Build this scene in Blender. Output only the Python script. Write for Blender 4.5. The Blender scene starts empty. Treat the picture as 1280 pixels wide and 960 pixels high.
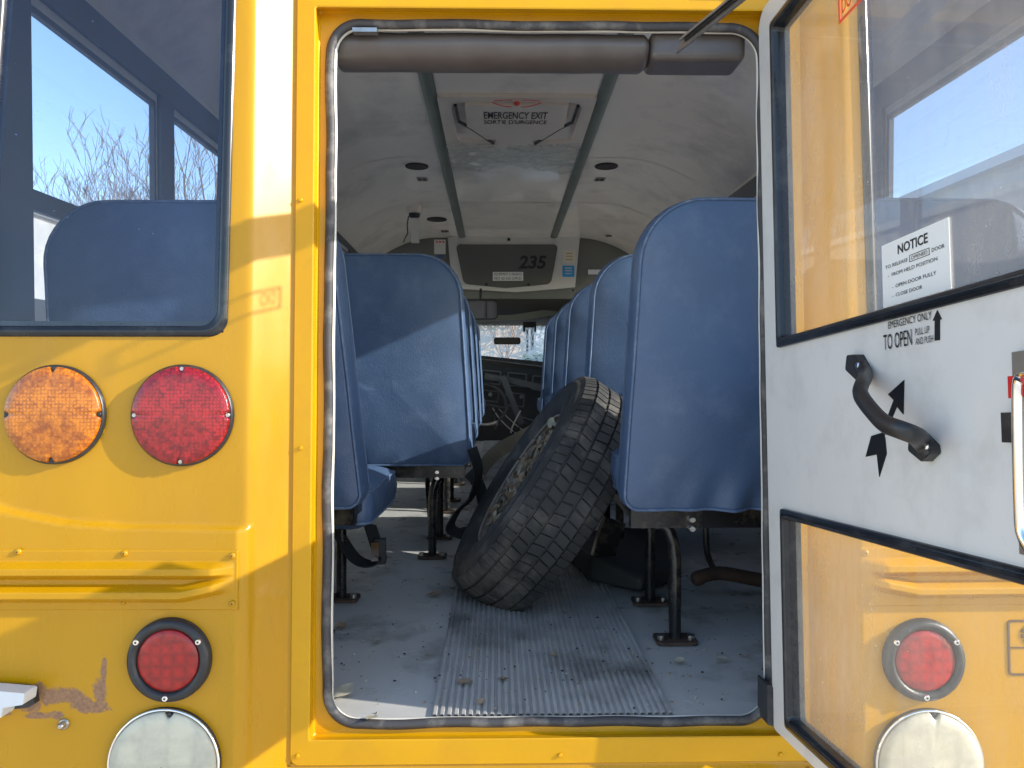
import bpy, bmesh, math, random
from mathutils import Vector, Matrix, noise
from mathutils.geometry import tessellate_polygon
random.seed(7)
PI = math.pi
sc = bpy.context.scene
COL = sc.collection
# ------------------------------------------------------------------ camera
H = 0.56                     # eye above the bus floor (z = 0)
F = 960.0                    # focal length in pixels of the 1280 px wide photograph
cam = bpy.data.objects.new('camera', bpy.data.cameras.new('camera'))
COL.objects.link(cam)
YAW = math.atan(18 / F); DOWN = math.atan(18 / F)
cam.location = (0, 0, H)
cam.rotation_euler = (PI / 2 - DOWN, 0, -YAW)
cam.data.sensor_width = 36; cam.data.lens = 36 * F / 1280
cam.data.clip_start = 0.02; cam.data.clip_end = 2000
sc.camera = cam
CR = cam.rotation_euler.to_matrix()
# ------------------------------------------------------------------ sky, sun, exposure
SUN = Vector((1.0, -0.25, 0.455)).normalized()
elev = math.asin(SUN.z)
w = bpy.data.worlds.new('World'); sc.world = w; w.use_nodes = True
nt = w.node_tree; nt.nodes.clear()
sky = nt.nodes.new('ShaderNodeTexSky'); sky.sky_type = 'NISHITA'; sky.sun_disc = False
sky.sun_elevation = elev; sky.sun_rotation = math.atan2(SUN.x, SUN.y)
sky.air_density = 1.0; sky.dust_density = 0.6; sky.ozone_density = 1.2
bg = nt.nodes.new('ShaderNodeBackground'); bg.inputs[1].default_value = 0.15
wo = nt.nodes.new('ShaderNodeOutputWorld')
nt.links.new(sky.outputs[0], bg.inputs[0]); nt.links.new(bg.outputs[0], wo.inputs[0])
sl = bpy.data.lights.new('sun', 'SUN'); sl.energy = 3.1; sl.angle = math.radians(0.5); sl.color = (1.0, 0.94, 0.84)
so = bpy.data.objects.new('sun', sl); COL.objects.link(so)
so.rotation_euler = SUN.to_track_quat('Z', 'Y').to_euler()
sc.view_settings.view_transform = 'Standard'; sc.view_settings.look = 'None'
sc.view_settings.exposure = 1.58; sc.view_settings.gamma = 1
sc.cycles.max_bounces = 10; sc.cycles.transparent_max_bounces = 24
sc.cycles.diffuse_bounces = 6; sc.cycles.sample_clamp_indirect = 6
sc.cycles.caustics_reflective = False; sc.cycles.caustics_refractive = False

# ------------------------------------------------------------------ measuring helpers
def ray(px, py):
    return CR @ Vector(((px - 640) / F, (480 - py) / F, -1.0))
def P(px, py, Y):                       # the point seen at a photo pixel, at depth Y
    r = ray(px, py); return Vector((0, 0, H)) + r * (Y / r.y)
TILT = math.radians(3.2); ST, CT = math.sin(TILT), math.cos(TILT)
Y0 = 1.188
def R(x, s, o=0.0):                     # rear wall frame: x across, s up the leaning wall, o out of it
    return Vector((x, Y0 + s * ST - o * CT, s * CT + o * ST))
def hit(px, py, org, n):
    r = ray(px, py); c = Vector((0, 0, H)); return c + r * ((org - c).dot(n) / r.dot(n))
NR = Vector((0, -CT, ST)); UR = Vector((0, ST, CT))
def rs(px, py, o=0.0):                  # photo pixel -> (x, s) on the rear wall
    p = hit(px, py, R(0, 0, o), NR); return p.x, (p - R(0, 0, 0)).dot(UR)
# door frame: hinged at XH, w along the door, s up, t out of its inner face (towards -x)
XH = rs(957, 500, 0)[0]; DA = math.radians(2.6)
DW = Vector((math.sin(DA), 0, 0)) + NR * math.cos(DA)
DN = Vector((-math.cos(DA), 0, 0)) + NR * math.sin(DA)
HT = math.radians(4.4); UD = Vector((0, math.sin(HT), math.cos(HT)))      # the hinge line leans a little more
ND = Vector((0, -math.cos(HT), math.sin(HT)))
DW = Vector((math.sin(DA), 0, 0)) + ND * math.cos(DA)
DN = Vector((-math.cos(DA), 0, 0)) + ND * math.sin(DA)
DO = R(XH, .5, 0.0) - UD * .5
def D(w_, s, t=0.0): return DO + DW * w_ + UD * s + DN * t
def ds(px, py, t=0.0):
    p = hit(px, py, D(0, 0, t), DN); q = p - DO; return q.dot(DW), q.dot(UD)
XC = 0.08                               # centre line of the bus

# ------------------------------------------------------------------ materials
def mat(name, col, rough=0.5, metal=0.0, var=0.0, vscale=8, bump=0.0, bscale=60, coat=0.0, spec=0.5, rvar=0.0, dirt=None, dscale=3, damt=0.0, stretch=None, sharp=(.5, .68)):
    m = bpy.data.materials.new(name); m.use_nodes = True
    n = m.node_tree; b = n.nodes['Principled BSDF']
    b.inputs['Base Color'].default_value = (*col, 1); b.inputs['Roughness'].default_value = rough
    b.inputs['Metallic'].default_value = metal; b.inputs['Coat Weight'].default_value = coat
    b.inputs['Specular IOR Level'].default_value = spec; b.inputs['Coat Roughness'].default_value = 0.08
    tc = n.nodes.new('ShaderNodeTexCoord'); mp = n.nodes.new('ShaderNodeMapping')
    n.links.new(tc.outputs['Object'], mp.inputs[0])
    if stretch: mp.inputs['Scale'].default_value = stretch
    src = None
    if var or dirt:
        t = n.nodes.new('ShaderNodeTexNoise'); t.inputs['Scale'].default_value = vscale; t.inputs['Detail'].default_value = 6
        n.links.new(mp.outputs[0], t.inputs[0])
        mr = n.nodes.new('ShaderNodeMapRange'); mr.inputs['From Min'].default_value = .3; mr.inputs['From Max'].default_value = .7
        mr.inputs['To Min'].default_value = 1 - var; mr.inputs['To Max'].default_value = 1 + var
        n.links.new(t.outputs[0], mr.inputs[0])
        vm = n.nodes.new('ShaderNodeVectorMath'); vm.operation = 'SCALE'; vm.inputs[0].default_value = col
        n.links.new(mr.outputs[0], vm.inputs['Scale']); src = vm.outputs[0]
        if dirt:
            t2 = n.nodes.new('ShaderNodeTexNoise'); t2.inputs['Scale'].default_value = dscale; t2.inputs['Detail'].default_value = 9; t2.inputs['Roughness'].default_value = .65
            n.links.new(mp.outputs[0], t2.inputs[0])
            r2 = n.nodes.new('ShaderNodeMapRange'); r2.inputs['From Min'].default_value = sharp[0]; r2.inputs['From Max'].default_value = sharp[1]; r2.inputs['To Max'].default_value = damt
            n.links.new(t2.outputs[0], r2.inputs[0])
            mx = n.nodes.new('ShaderNodeMix'); mx.data_type = 'RGBA'; mx.inputs[7].default_value = (*dirt, 1)
            n.links.new(r2.outputs[0], mx.inputs[0]); n.links.new(src, mx.inputs[6]); src = mx.outputs[2]
        n.links.new(src, b.inputs['Base Color'])
    if rvar:
        t3 = n.nodes.new('ShaderNodeTexNoise'); t3.inputs['Scale'].default_value = 11; t3.inputs['Detail'].default_value = 5
        n.links.new(mp.outputs[0], t3.inputs[0])
        r3 = n.nodes.new('ShaderNodeMapRange'); r3.inputs['To Min'].default_value = max(0.02, rough - rvar); r3.inputs['To Max'].default_value = rough + rvar
        r3.inputs['From Min'].default_value = .3; r3.inputs['From Max'].default_value = .7
        n.links.new(t3.outputs[0], r3.inputs[0]); n.links.new(r3.outputs[0], b.inputs['Roughness'])
    if bump:
        t4 = n.nodes.new('ShaderNodeTexNoise'); t4.inputs['Scale'].default_value = bscale; t4.inputs['Detail'].default_value = 3
        n.links.new(mp.outputs[0], t4.inputs[0])
        bp = n.nodes.new('ShaderNodeBump'); bp.inputs['Strength'].default_value = bump; bp.inputs['Distance'].default_value = 0.002
        n.links.new(t4.outputs[0], bp.inputs['Height']); n.links.new(bp.outputs[0], b.inputs['Normal'])
    m['c'] = 0
    return m

def glass(name, tint=(0.9, 0.95, 0.95), refl=1.0, dirt_haze_amt=0.0, dirt_haze_col=(.8, .8, .8), dscale=4, rough=0.0):
    m = bpy.data.materials.new(name); m.use_nodes = True; n = m.node_tree; n.nodes.clear()
    out = n.nodes.new('ShaderNodeOutputMaterial'); tr = n.nodes.new('ShaderNodeBsdfTransparent'); gl = n.nodes.new('ShaderNodeBsdfGlossy')
    tr.inputs[0].default_value = (*tint, 1); gl.inputs['Roughness'].default_value = rough; gl.inputs[0].default_value = (refl, refl, refl, 1)
    fr = n.nodes.new('ShaderNodeFresnel'); ge = n.nodes.new('ShaderNodeNewGeometry')
    ir = n.nodes.new('ShaderNodeMapRange'); ir.inputs['To Min'].default_value = 1.45; ir.inputs['To Max'].default_value = 1 / 1.45
    n.links.new(ge.outputs['Backfacing'], ir.inputs[0]); n.links.new(ir.outputs[0], fr.inputs[0])      # same reflection from both sides of the pane
    m1 = n.nodes.new('ShaderNodeMixShader'); n.links.new(fr.outputs[0], m1.inputs[0]); n.links.new(tr.outputs[0], m1.inputs[1]); n.links.new(gl.outputs[0], m1.inputs[2])
    last = m1.outputs[0]
    if dirt_haze_amt:
        df = n.nodes.new('ShaderNodeBsdfDiffuse'); df.inputs[0].default_value = (*dirt_haze_col, 1)
        tc = n.nodes.new('ShaderNodeTexCoord'); mp = n.nodes.new('ShaderNodeMapping'); mp.inputs['Scale'].default_value = (1, 1, .35)
        n.links.new(tc.outputs['Object'], mp.inputs[0])
        t = n.nodes.new('ShaderNodeTexNoise'); t.inputs['Scale'].default_value = dscale; t.inputs['Detail'].default_value = 10; t.inputs['Roughness'].default_value = .7
        n.links.new(mp.outputs[0], t.inputs[0])
        r = n.nodes.new('ShaderNodeMapRange'); r.inputs['From Min'].default_value = .38; r.inputs['From Max'].default_value = .75
        r.inputs['To Min'].default_value = dirt_haze_amt * .35; r.inputs['To Max'].default_value = dirt_haze_amt * 1.3
        n.links.new(t.outputs[0], r.inputs[0])
        v = n.nodes.new('ShaderNodeTexVoronoi'); v.inputs['Scale'].default_value = 70; n.links.new(tc.outputs['Object'], v.inputs[0])
        lt = n.nodes.new('ShaderNodeMath'); lt.operation = 'LESS_THAN'; lt.inputs[1].default_value = .07; n.links.new(v.outputs['Distance'], lt.inputs[0])
        t5 = n.nodes.new('ShaderNodeTexNoise'); t5.inputs['Scale'].default_value = 9; n.links.new(tc.outputs['Object'], t5.inputs[0])
        g5 = n.nodes.new('ShaderNodeMath'); g5.operation = 'GREATER_THAN'; g5.inputs[1].default_value = .57; n.links.new(t5.outputs[0], g5.inputs[0])
        ml = n.nodes.new('ShaderNodeMath'); ml.operation = 'MULTIPLY'; n.links.new(lt.outputs[0], ml.inputs[0]); n.links.new(g5.outputs[0], ml.inputs[1])
        m5 = n.nodes.new('ShaderNodeMath'); m5.operation = 'MULTIPLY_ADD'; m5.inputs[1].default_value = .5; n.links.new(ml.outputs[0], m5.inputs[0]); n.links.new(r.outputs[0], m5.inputs[2])
        m2 = n.nodes.new('ShaderNodeMixShader'); n.links.new(m5.outputs[0], m2.inputs[0]); n.links.new(last, m2.inputs[1]); n.links.new(df.outputs[0], m2.inputs[2]); last = m2.outputs[0]
    n.links.new(last, out.inputs[0]); return m

YEL = (0.47, 0.235, 0.002)
M = {}
M['yellow'] = mat('school bus yellow paint', YEL, .3, var=.07, vscale=2, bump=.05, bscale=6, coat=.10, spec=.35, rvar=.08, dirt=(.40, .20, .02), dscale=2.3, damt=.4, stretch=(2.2, 2.2, .55))
M['yellow_frame'] = mat('door frame yellow paint', (.60, .305, .001), .38, var=.04, vscale=6, coat=.05, spec=.35, bump=.03, bscale=15, dirt=(.45, .2, .02), dscale=14, damt=.22)
M['rubber'] = mat('black rubber', (.022, .022, .026), .38, bump=.1, bscale=40, dirt=(.10, .10, .10), dscale=20, damt=.4)
M['gasket'] = mat('glossy black gasket', (.010, .012, .016), .18, dirt=(.08, .08, .08), dscale=15, damt=.35)
M['seal'] = mat('grey door seal rubber', (.05, .047, .05), .62, bump=.2, bscale=30, dirt=(.3, .28, .25), dscale=18, damt=.5)
M['seal_dark'] = mat('dark door seal rubber', (.06, .058, .062), .5, bump=.2, bscale=30)
M['white_door'] = mat('white door panel paint', (.67, .66, .64), .34, var=.04, vscale=4, dirt=(.42, .40, .37), dscale=14, damt=.30, bump=.03, bscale=6)
M['black'] = mat('black plastic', (.018, .018, .02), .42, bump=.15, bscale=300, dirt=(.07, .07, .07), dscale=25, damt=.4)
M['black_decal'] = mat('black decal vinyl', (.008, .008, .009), .35)
M['black_steel'] = mat('black enamelled steel', (.012, .012, .013), .25, dirt=(.12, .10, .07), dscale=22, damt=.55)
M['steel'] = mat('dull steel', (.5, .48, .45), .35, metal=1, dirt=(.2, .14, .08), dscale=30, damt=.6)
M['chrome'] = mat('chrome', (.85, .85, .83), .12, metal=1)
M['galv'] = mat('galvanised channel', (.33, .32, .31), .4, metal=.8, var=.2, vscale=20)
M['vinyl'] = mat('blue seat vinyl', (.066, .112, .205), .40, var=.09, vscale=5, bump=.32, bscale=230, dirt=(.13, .18, .28), dscale=13, damt=.42, rvar=.08)
M['piping'] = mat('blue seat piping', (.09, .14, .24), .4, dirt=(.3, .33, .4), dscale=40, damt=.5)
M['webbing'] = mat('black webbing', (.016, .016, .017), .7, bump=.5, bscale=250)
M['tanweb'] = mat('tan webbing', (.17, .14, .09), .75, bump=.5, bscale=250)
M['ceiling'] = mat('white ceiling laminate', (.90, .82, .73), .09, var=.04, vscale=3, bump=.16, bscale=4.5, dirt=(.45, .42, .39), dscale=3, damt=.5)
M['wall_in'] = mat('pale interior wall panel', (.72, .70, .63), .35, var=.05, dirt=(.35, .34, .3), damt=.3)
M['post_in'] = mat('grey window post paint', (.11, .115, .13), .45)
M['rail'] = mat('grey green ceiling rail', (.17, .19, .165), .45, var=.1)
M['cream'] = mat('cream hatch plastic', (.72, .63, .54), .35, dirt=(.5, .44, .38), dscale=7, damt=.3)
M['header'] = mat('white header cabinet', (.62, .60, .56), .35, var=.04)
M['header_dark'] = mat('dark grey cabinet door', (.105, .105, .095), .6, var=.05, bump=.2, bscale=200)
M['taupe'] = mat('taupe headliner', (.125, .115, .098), .8, bump=.2, bscale=150)
M['grille'] = mat('dark speaker grille', (.035, .028, .026), .7, bump=.6, bscale=220)
M['pad'] = mat('grey padded vinyl', (.10, .084, .078), .36, var=.1, vscale=25, bump=.25, bscale=55)
M['paper'] = mat('white sticker', (.82, .82, .80), .4)
M['beige_sticker'] = mat('beige sticker', (.70, .66, .55), .5)
M['blue_sticker'] = mat('blue sticker', (.03, .30, .62), .4)
M['red_decal'] = mat('red decal', (.75, .05, .04), .4)
M['pink'] = mat('pale red decal', (.75, .25, .2), .4)
M['dash'] = mat('dark dashboard plastic', (.055, .052, .052), .5, bump=.2, bscale=60, dirt=(.10, .09, .08), dscale=6, damt=.5)
M['rust'] = mat('dark rusty metal', (.07, .04, .028), .8, var=.3, vscale=25, bump=.5, bscale=30)
M['tyre'] = mat('worn tyre rubber', (.036, .034, .033), .72, var=.25, vscale=14, bump=.4, bscale=70, dirt=(.17, .145, .12), dscale=7, damt=.8)
M['rim'] = mat('dirty wheel rim', (.34, .30, .26), .6, metal=.4, var=.3, vscale=18, bump=.6, bscale=40, dirt=(.33, .29, .23), dscale=12, damt=.8)
M['leaf'] = mat('dry brown leaf', (.30, .22, .15), .8, var=.45, vscale=30, bump=.3, bscale=60)
M['leaf2'] = mat('pale dry leaf', (.42, .39, .30), .8, var=.35, vscale=30, bump=.3, bscale=60)
M['bark'] = mat('grey bark', (.16, .12, .10), .9, var=.2, vscale=6)
M['twig'] = mat('brown twig', (.20, .145, .12), .9)
M['cinder'] = mat('pale block wall', (.42, .39, .36), .9, var=.12, vscale=1.5, bump=.4, bscale=8, dirt=(.3, .27, .25), dscale=1.2, damt=.5)
M['shed'] = mat('light metal cladding', (.55, .57, .60), .6, var=.05, vscale=1)
M['evergreen'] = mat('dark evergreen foliage', (.05, .09, .05), .8, var=.4, vscale=3)
M['mirror'] = mat('mirror face', (.75, .74, .76), .08, metal=1)
M['undark'] = mat('dark underbody steel', (.03, .03, .03), .7)

def bricky(name, col, col2, sc_, rough=.18):
    m = mat(name, col, rough, coat=.25)
    n = m.node_tree; b = n.nodes['Principled BSDF']
    tc = n.nodes['Texture Coordinate']
    v = n.nodes.new('ShaderNodeTexVoronoi'); v.inputs['Scale'].default_value = sc_; v.distance = 'CHEBYCHEV'; v.inputs['Randomness'].default_value = .3
    n.links.new(tc.outputs['Object'], v.inputs[0])
    nz = n.nodes.new('ShaderNodeTexNoise'); nz.inputs['Scale'].default_value = sc_ * .35; nz.inputs['Detail'].default_value = 8; nz.inputs['Roughness'].default_value = .8
    n.links.new(tc.outputs['Object'], nz.inputs[0])
    ad = n.nodes.new('ShaderNodeMath'); ad.operation = 'MULTIPLY_ADD'; ad.inputs[1].default_value = .55
    n.links.new(v.outputs['Distance'], ad.inputs[0]); n.links.new(nz.outputs[0], ad.inputs[2])
    r = n.nodes.new('ShaderNodeMapRange'); r.inputs['From Min'].default_value = .55; r.inputs['From Max'].default_value = .85
    n.links.new(ad.outputs[0], r.inputs[0])
    mx = n.nodes.new('ShaderNodeMix'); mx.data_type = 'RGBA'; mx.inputs[6].default_value = (*col, 1); mx.inputs[7].default_value = (*col2, 1)
    n.links.new(r.outputs[0], mx.inputs[0]); n.links.new(mx.outputs[2], b.inputs['Base Color'])
    bp = n.nodes.new('ShaderNodeBump'); bp.inputs['Strength'].default_value = .5; bp.inputs['Distance'].default_value = .0015
    n.links.new(ad.outputs[0], bp.inputs['Height']); n.links.new(bp.outputs[0], b.inputs['Normal'])
    return m
M['amber'] = bricky('amber lens', (.66, .20, .007), (.26, .055, .003), 190)
M['redlens'] = bricky('red lens', (.44, .011, .016), (.13, .003, .005), 190)
M['redled'] = bricky('small red lens', (.38, .009, .006), (.20, .005, .004), 60, .3)
M['whitelens'] = bricky('white reverse lens', (.56, .52, .40), (.40, .38, .30), 26, .5)

M['glass'] = glass('clear side glass', (.90, .93, .95))
M['rear_glass'] = glass('rear window glass', (.72, .77, .86), dirt_haze_amt=.05, dirt_haze_col=(.16, .24, .55), dscale=3)  # the blue veil paints a bluish haze over the dark interior
M['door_glass'] = glass('dusty door glass', (.97, .97, .96), refl=.8, dirt_haze_amt=.38, dirt_haze_col=(.8, .71, .60), dscale=5)
# cracked windscreen
def cracked():
    m = glass('shattered windscreen glass', (.93, .97, .96)); n = m.node_tree
    out = [x for x in n.nodes if x.type == 'OUTPUT_MATERIAL'][0]; last = out.inputs[0].links[0].from_socket
    tc = n.nodes.new('ShaderNodeTexCoord'); df = n.nodes.new('ShaderNodeBsdfTranslucent'); df.inputs[0].default_value = (.8, .95, .95, 1)
    d2 = n.nodes.new('ShaderNodeBsdfDiffuse'); d2.inputs[0].default_value = (.75, .95, .97, 1)
    ads = n.nodes.new('ShaderNodeMixShader'); n.links.new(df.outputs[0], ads.inputs[1]); n.links.new(d2.outputs[0], ads.inputs[2])
    prev = None
    for s_, th in ((14, .09), (38, .14)):
        nz = n.nodes.new('ShaderNodeTexNoise'); nz.inputs['Scale'].default_value = 6
        n.links.new(tc.outputs['Object'], nz.inputs[0])
        mv = n.nodes.new('ShaderNodeVectorMath'); mv.operation = 'MULTIPLY_ADD'; mv.inputs[1].default_value = (.25, .25, .25)
        n.links.new(nz.outputs['Color'], mv.inputs[0]); n.links.new(tc.outputs['Object'], mv.inputs[2])
        v = n.nodes.new('ShaderNodeTexVoronoi'); v.feature = 'DISTANCE_TO_EDGE'; v.inputs['Scale'].default_value = s_
        n.links.new(mv.outputs[0], v.inputs[0])
        l = n.nodes.new('ShaderNodeMath'); l.operation = 'LESS_THAN'; l.inputs[1].default_value = th; n.links.new(v.outputs[0], l.inputs[0])
        if prev is None: prev = l.outputs[0]
        else:
            t = n.nodes.new('ShaderNodeTexNoise'); t.inputs['Scale'].default_value = 2.2; n.links.new(tc.outputs['Object'], t.inputs[0])
            g = n.nodes.new('ShaderNodeMath'); g.operation = 'GREATER_THAN'; g.inputs[1].default_value = .48; n.links.new(t.outputs[0], g.inputs[0])
            k = n.nodes.new('ShaderNodeMath'); k.operation = 'MULTIPLY'; n.links.new(l.outputs[0], k.inputs[0]); n.links.new(g.outputs[0], k.inputs[1])
            mxx = n.nodes.new('ShaderNodeMath'); mxx.operation = 'MAXIMUM'; n.links.new(prev, mxx.inputs[0]); n.links.new(k.outputs[0], mxx.inputs[1]); prev = mxx.outputs[0]
    sc2 = n.nodes.new('ShaderNodeMath'); sc2.operation = 'MULTIPLY'; sc2.inputs[1].default_value = .75; n.links.new(prev, sc2.inputs[0])
    mx = n.nodes.new('ShaderNodeMixShader'); n.links.new(sc2.outputs[0], mx.inputs[0]); n.links.new(last, mx.inputs[1]); n.links.new(ads.outputs[0], mx.inputs[2])
    n.links.new(mx.outputs[0], out.inputs[0]); return m
M['cracked'] = cracked()

# ------------------------------------------------------------------ mesh helpers
def tag(o, label=None, cat=None, group=None, kind=None):
    if label: o['label'] = label
    if cat: o['category'] = cat
    if group: o['group'] = group
    if kind: o['kind'] = kind
    return o
def empty(name, loc=(0, 0, 0)):
    o = bpy.data.objects.new(name, None); COL.objects.link(o); o.location = loc; o.empty_display_size = .1; return o
class MB:
    def __init__(s): s.v = []; s.f = []; s.m = []; s.sm = []
    def add(s, vs, fs, mi=0, smooth=False):
        b = len(s.v); s.v += [tuple(v) for v in vs]
        for f in fs: s.f.append([b + i for i in f]); s.m.append(mi); s.sm.append(smooth)
        return s
    def box(s, fn, a, b, mi=0):
        """box between corners a and b in the frame fn(u, v, w)"""
        vs = [fn(x, y, z) for z in (a[2], b[2]) for y in (a[1], b[1]) for x in (a[0], b[0])]
        return s.add(vs, [(0, 2, 3, 1), (4, 5, 7, 6), (0, 1, 5, 4), (2, 6, 7, 3), (0, 4, 6, 2), (1, 3, 7, 5)], mi)
    def tube(s, pts, r, n=10, mi=0, closed=False, cap=True, squash=None):
        pts = [Vector(p) for p in pts]; N = len(pts); vs = []; up = None
        for i, p in enumerate(pts):
            if closed: t = (pts[(i + 1) % N] - pts[i - 1])
            else: t = pts[min(i + 1, N - 1)] - pts[max(i - 1, 0)]
            t = t.normalized() if t.length > 1e-9 else Vector((0, 0, 1))
            if up is None:
                up = Vector((0, 0, 1)) if abs(t.z) < .9 else Vector((0, 1, 0))
            a = (up - t * up.dot(t)); a = a.normalized() if a.length > 1e-6 else t.orthogonal().normalized(); up = a
            b = t.cross(a); rr = r[i] if isinstance(r, (list, tuple)) else r
            for k in range(n):
                an = 2 * PI * k / n; vs.append(p + a * math.cos(an) * rr + b * math.sin(an) * rr * (squash or 1))
        fs = []
        for i in range(N if closed else N - 1):
            j = (i + 1) % N
            for k in range(n):
                k2 = (k + 1) % n; fs.append((i * n + k, i * n + k2, j * n + k2, j * n + k))
        s.add(vs, fs, mi, True)
        if cap and not closed:
            s.add([vs[k] for k in range(n)][::-1], [tuple(range(n))], mi); s.add([vs[(N - 1) * n + k] for k in range(n)], [tuple(range(n))], mi)
        return s
    def ribbon(s, pts, side, wd, th=.002, mi=0):
        """flat strap along pts, width along side"""
        pts = [Vector(p) for p in pts]; N = len(pts); vs = []
        for i, p in enumerate(pts):
            t = (pts[min(i + 1, N - 1)] - pts[max(i - 1, 0)]).normalized()
            sd = side[i] if isinstance(side, list) else side
            a = Vector(sd); a = (a - t * a.dot(t)).normalized(); b = t.cross(a)
            for da, db in ((-1, -1), (1, -1), (1, 1), (-1, 1)): vs.append(p + a * da * wd / 2 + b * db * th / 2)
        fs = [(i * 4 + k, i * 4 + (k + 1) % 4, i * 4 + 4 + (k + 1) % 4, i * 4 + 4 + k) for i in range(N - 1) for k in range(4)]
        fs += [(3, 2, 1, 0), tuple((N - 1) * 4 + k for k in range(4))]
        return s.add(vs, fs, mi)
    def disc(s, fn, r, t0, t1, n=48, mi=0, bev=.0, dome=0.0):
        """short cylinder in frame fn(u, v, t) with a bevelled, slightly domed face at t1"""
        rings = [(r, t0), (r, t1 - bev), (r - bev, t1)] if bev else [(r, t0), (r, t1)]
        if dome:
            r2 = rings[-1][0]
            for q in (.85, .6, .3): rings.append((r2 * q, t1 + dome * (1 - q * q)))
        vs = [fn(a * math.cos(2 * PI * k / n), a * math.sin(2 * PI * k / n), t) for a, t in rings for k in range(n)]
        fs = [(i * n + k, i * n + (k + 1) % n, (i + 1) * n + (k + 1) % n, (i + 1) * n + k) for i in range(len(rings) - 1) for k in range(n)]
        s.add(vs, fs, mi, True); s.add(vs[-n:], [tuple(range(n))], mi); return s
    def grid(s, fn, nu, nv, mi=0, smooth=True):
        vs = [fn(i / nu, j / nv) for j in range(nv + 1) for i in range(nu + 1)]
        fs = [(j * (nu + 1) + i, j * (nu + 1) + i + 1, (j + 1) * (nu + 1) + i + 1, (j + 1) * (nu + 1) + i) for j in range(nv) for i in range(nu)]
        return s.add(vs, fs, mi, smooth)
    def plate(s, loops, fn, t0, t1, mi=0, back=True):
        """flat plate with holes: loops in (u, v), thickness t0..t1 in frame fn(u, v, t)"""
        flat = [p for l in loops for p in l]
        tris = tessellate_polygon([[Vector((p[0], p[1], 0)) for p in l] for l in loops])
        s.add([fn(p[0], p[1], t1) for p in flat], [tuple(t) for t in tris], mi)
        if back and abs(t1 - t0) > 1e-6:
            s.add([fn(p[0], p[1], t0) for p in flat], [tuple(t)[::-1] for t in tris], mi)
            for l in loops:
                n = len(l); vs = [fn(p[0], p[1], t) for t in (t0, t1) for p in l]
                s.add(vs, [(k, (k + 1) % n, n + (k + 1) % n, n + k) for k in range(n)], mi)
        return s
    def ringprof(s, loops, mi=0, smooth=True, closeprof=False):
        """bridge closed loops of 3D points with equal counts"""
        n = len(loops[0]); vs = [p for l in loops for p in l]; m = len(loops)
        fs = [(i * n + k, i * n + (k + 1) % n, ((i + 1) % m) * n + (k + 1) % n, ((i + 1) % m) * n + k) for i in range(m if closeprof else m - 1) for k in range(n)]
        return s.add(vs, fs, mi, smooth)
    def build(s, name, mats, parent=None, normals=True, merge=0):
        me = bpy.data.meshes.new(name); me.from_pydata(s.v, [], s.f)
        if not isinstance(mats, (list, tuple)): mats = [mats]
        for m in mats: me.materials.append(m)
        for p, mi, sm in zip(me.polygons, s.m, s.sm): p.material_index = mi; p.use_smooth = sm
        if normals or merge:
            bm = bmesh.new(); bm.from_mesh(me)
            if merge: bmesh.ops.remove_doubles(bm, verts=bm.verts, dist=merge)
            if normals: bmesh.ops.recalc_face_normals(bm, faces=bm.faces)
            bm.to_mesh(me); bm.free()
        o = bpy.data.objects.new(name, me); COL.objects.link(o)
        if parent: o.parent = parent
        return o
def W(x, y, z): return Vector((x, y, z))
def round_poly(pts, r, n=7):
    out = []; N = len(pts)
    for i in range(N):
        p0, p1, p2 = Vector(pts[i - 1]), Vector(pts[i]), Vector(pts[(i + 1) % N])
        rr = r[i] if isinstance(r, (list, tuple)) else r
        a = (p0 - p1).normalized(); b = (p2 - p1).normalized(); ang = a.angle(b)
        if rr < 1e-5: out += [tuple(p1)] * 1; continue
        d = rr / math.tan(ang / 2); c = p1 + (a + b).normalized() * (rr / math.sin(ang / 2))
        s0 = p1 + a * d - c; s1 = p1 + b * d - c
        a0 = math.atan2(s0.y, s0.x); a1 = math.atan2(s1.y, s1.x); da = (a1 - a0 + PI) % (2 * PI) - PI
        for k in range(n + 1):
            t = a0 + da * k / n; out.append((c.x + math.cos(t) * rr, c.y + math.sin(t) * rr))
    return out
def rect(x0, y0, x1, y1): return [(x0, y0), (x1, y0), (x1, y1), (x0, y1)]
def inset(poly, d):
    """offset a closed polygon (counter-clockwise) inwards by d"""
    N = len(poly); out = []
    for i in range(N):
        p0, p1, p2 = Vector(poly[i - 1]), Vector(poly[i]), Vector(poly[(i + 1) % N])
        a = (p1 - p0); b = (p2 - p1)
        if a.length < 1e-9: a = b
        if b.length < 1e-9: b = a
        n1 = Vector((-a.y, a.x)).normalized(); n2 = Vector((-b.y, b.x)).normalized()
        m = (n1 + n2).normalized(); k = d / max(.3, m.dot(n1)); out.append((p1.x + m.x * k, p1.y + m.y * k))
    return out
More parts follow.
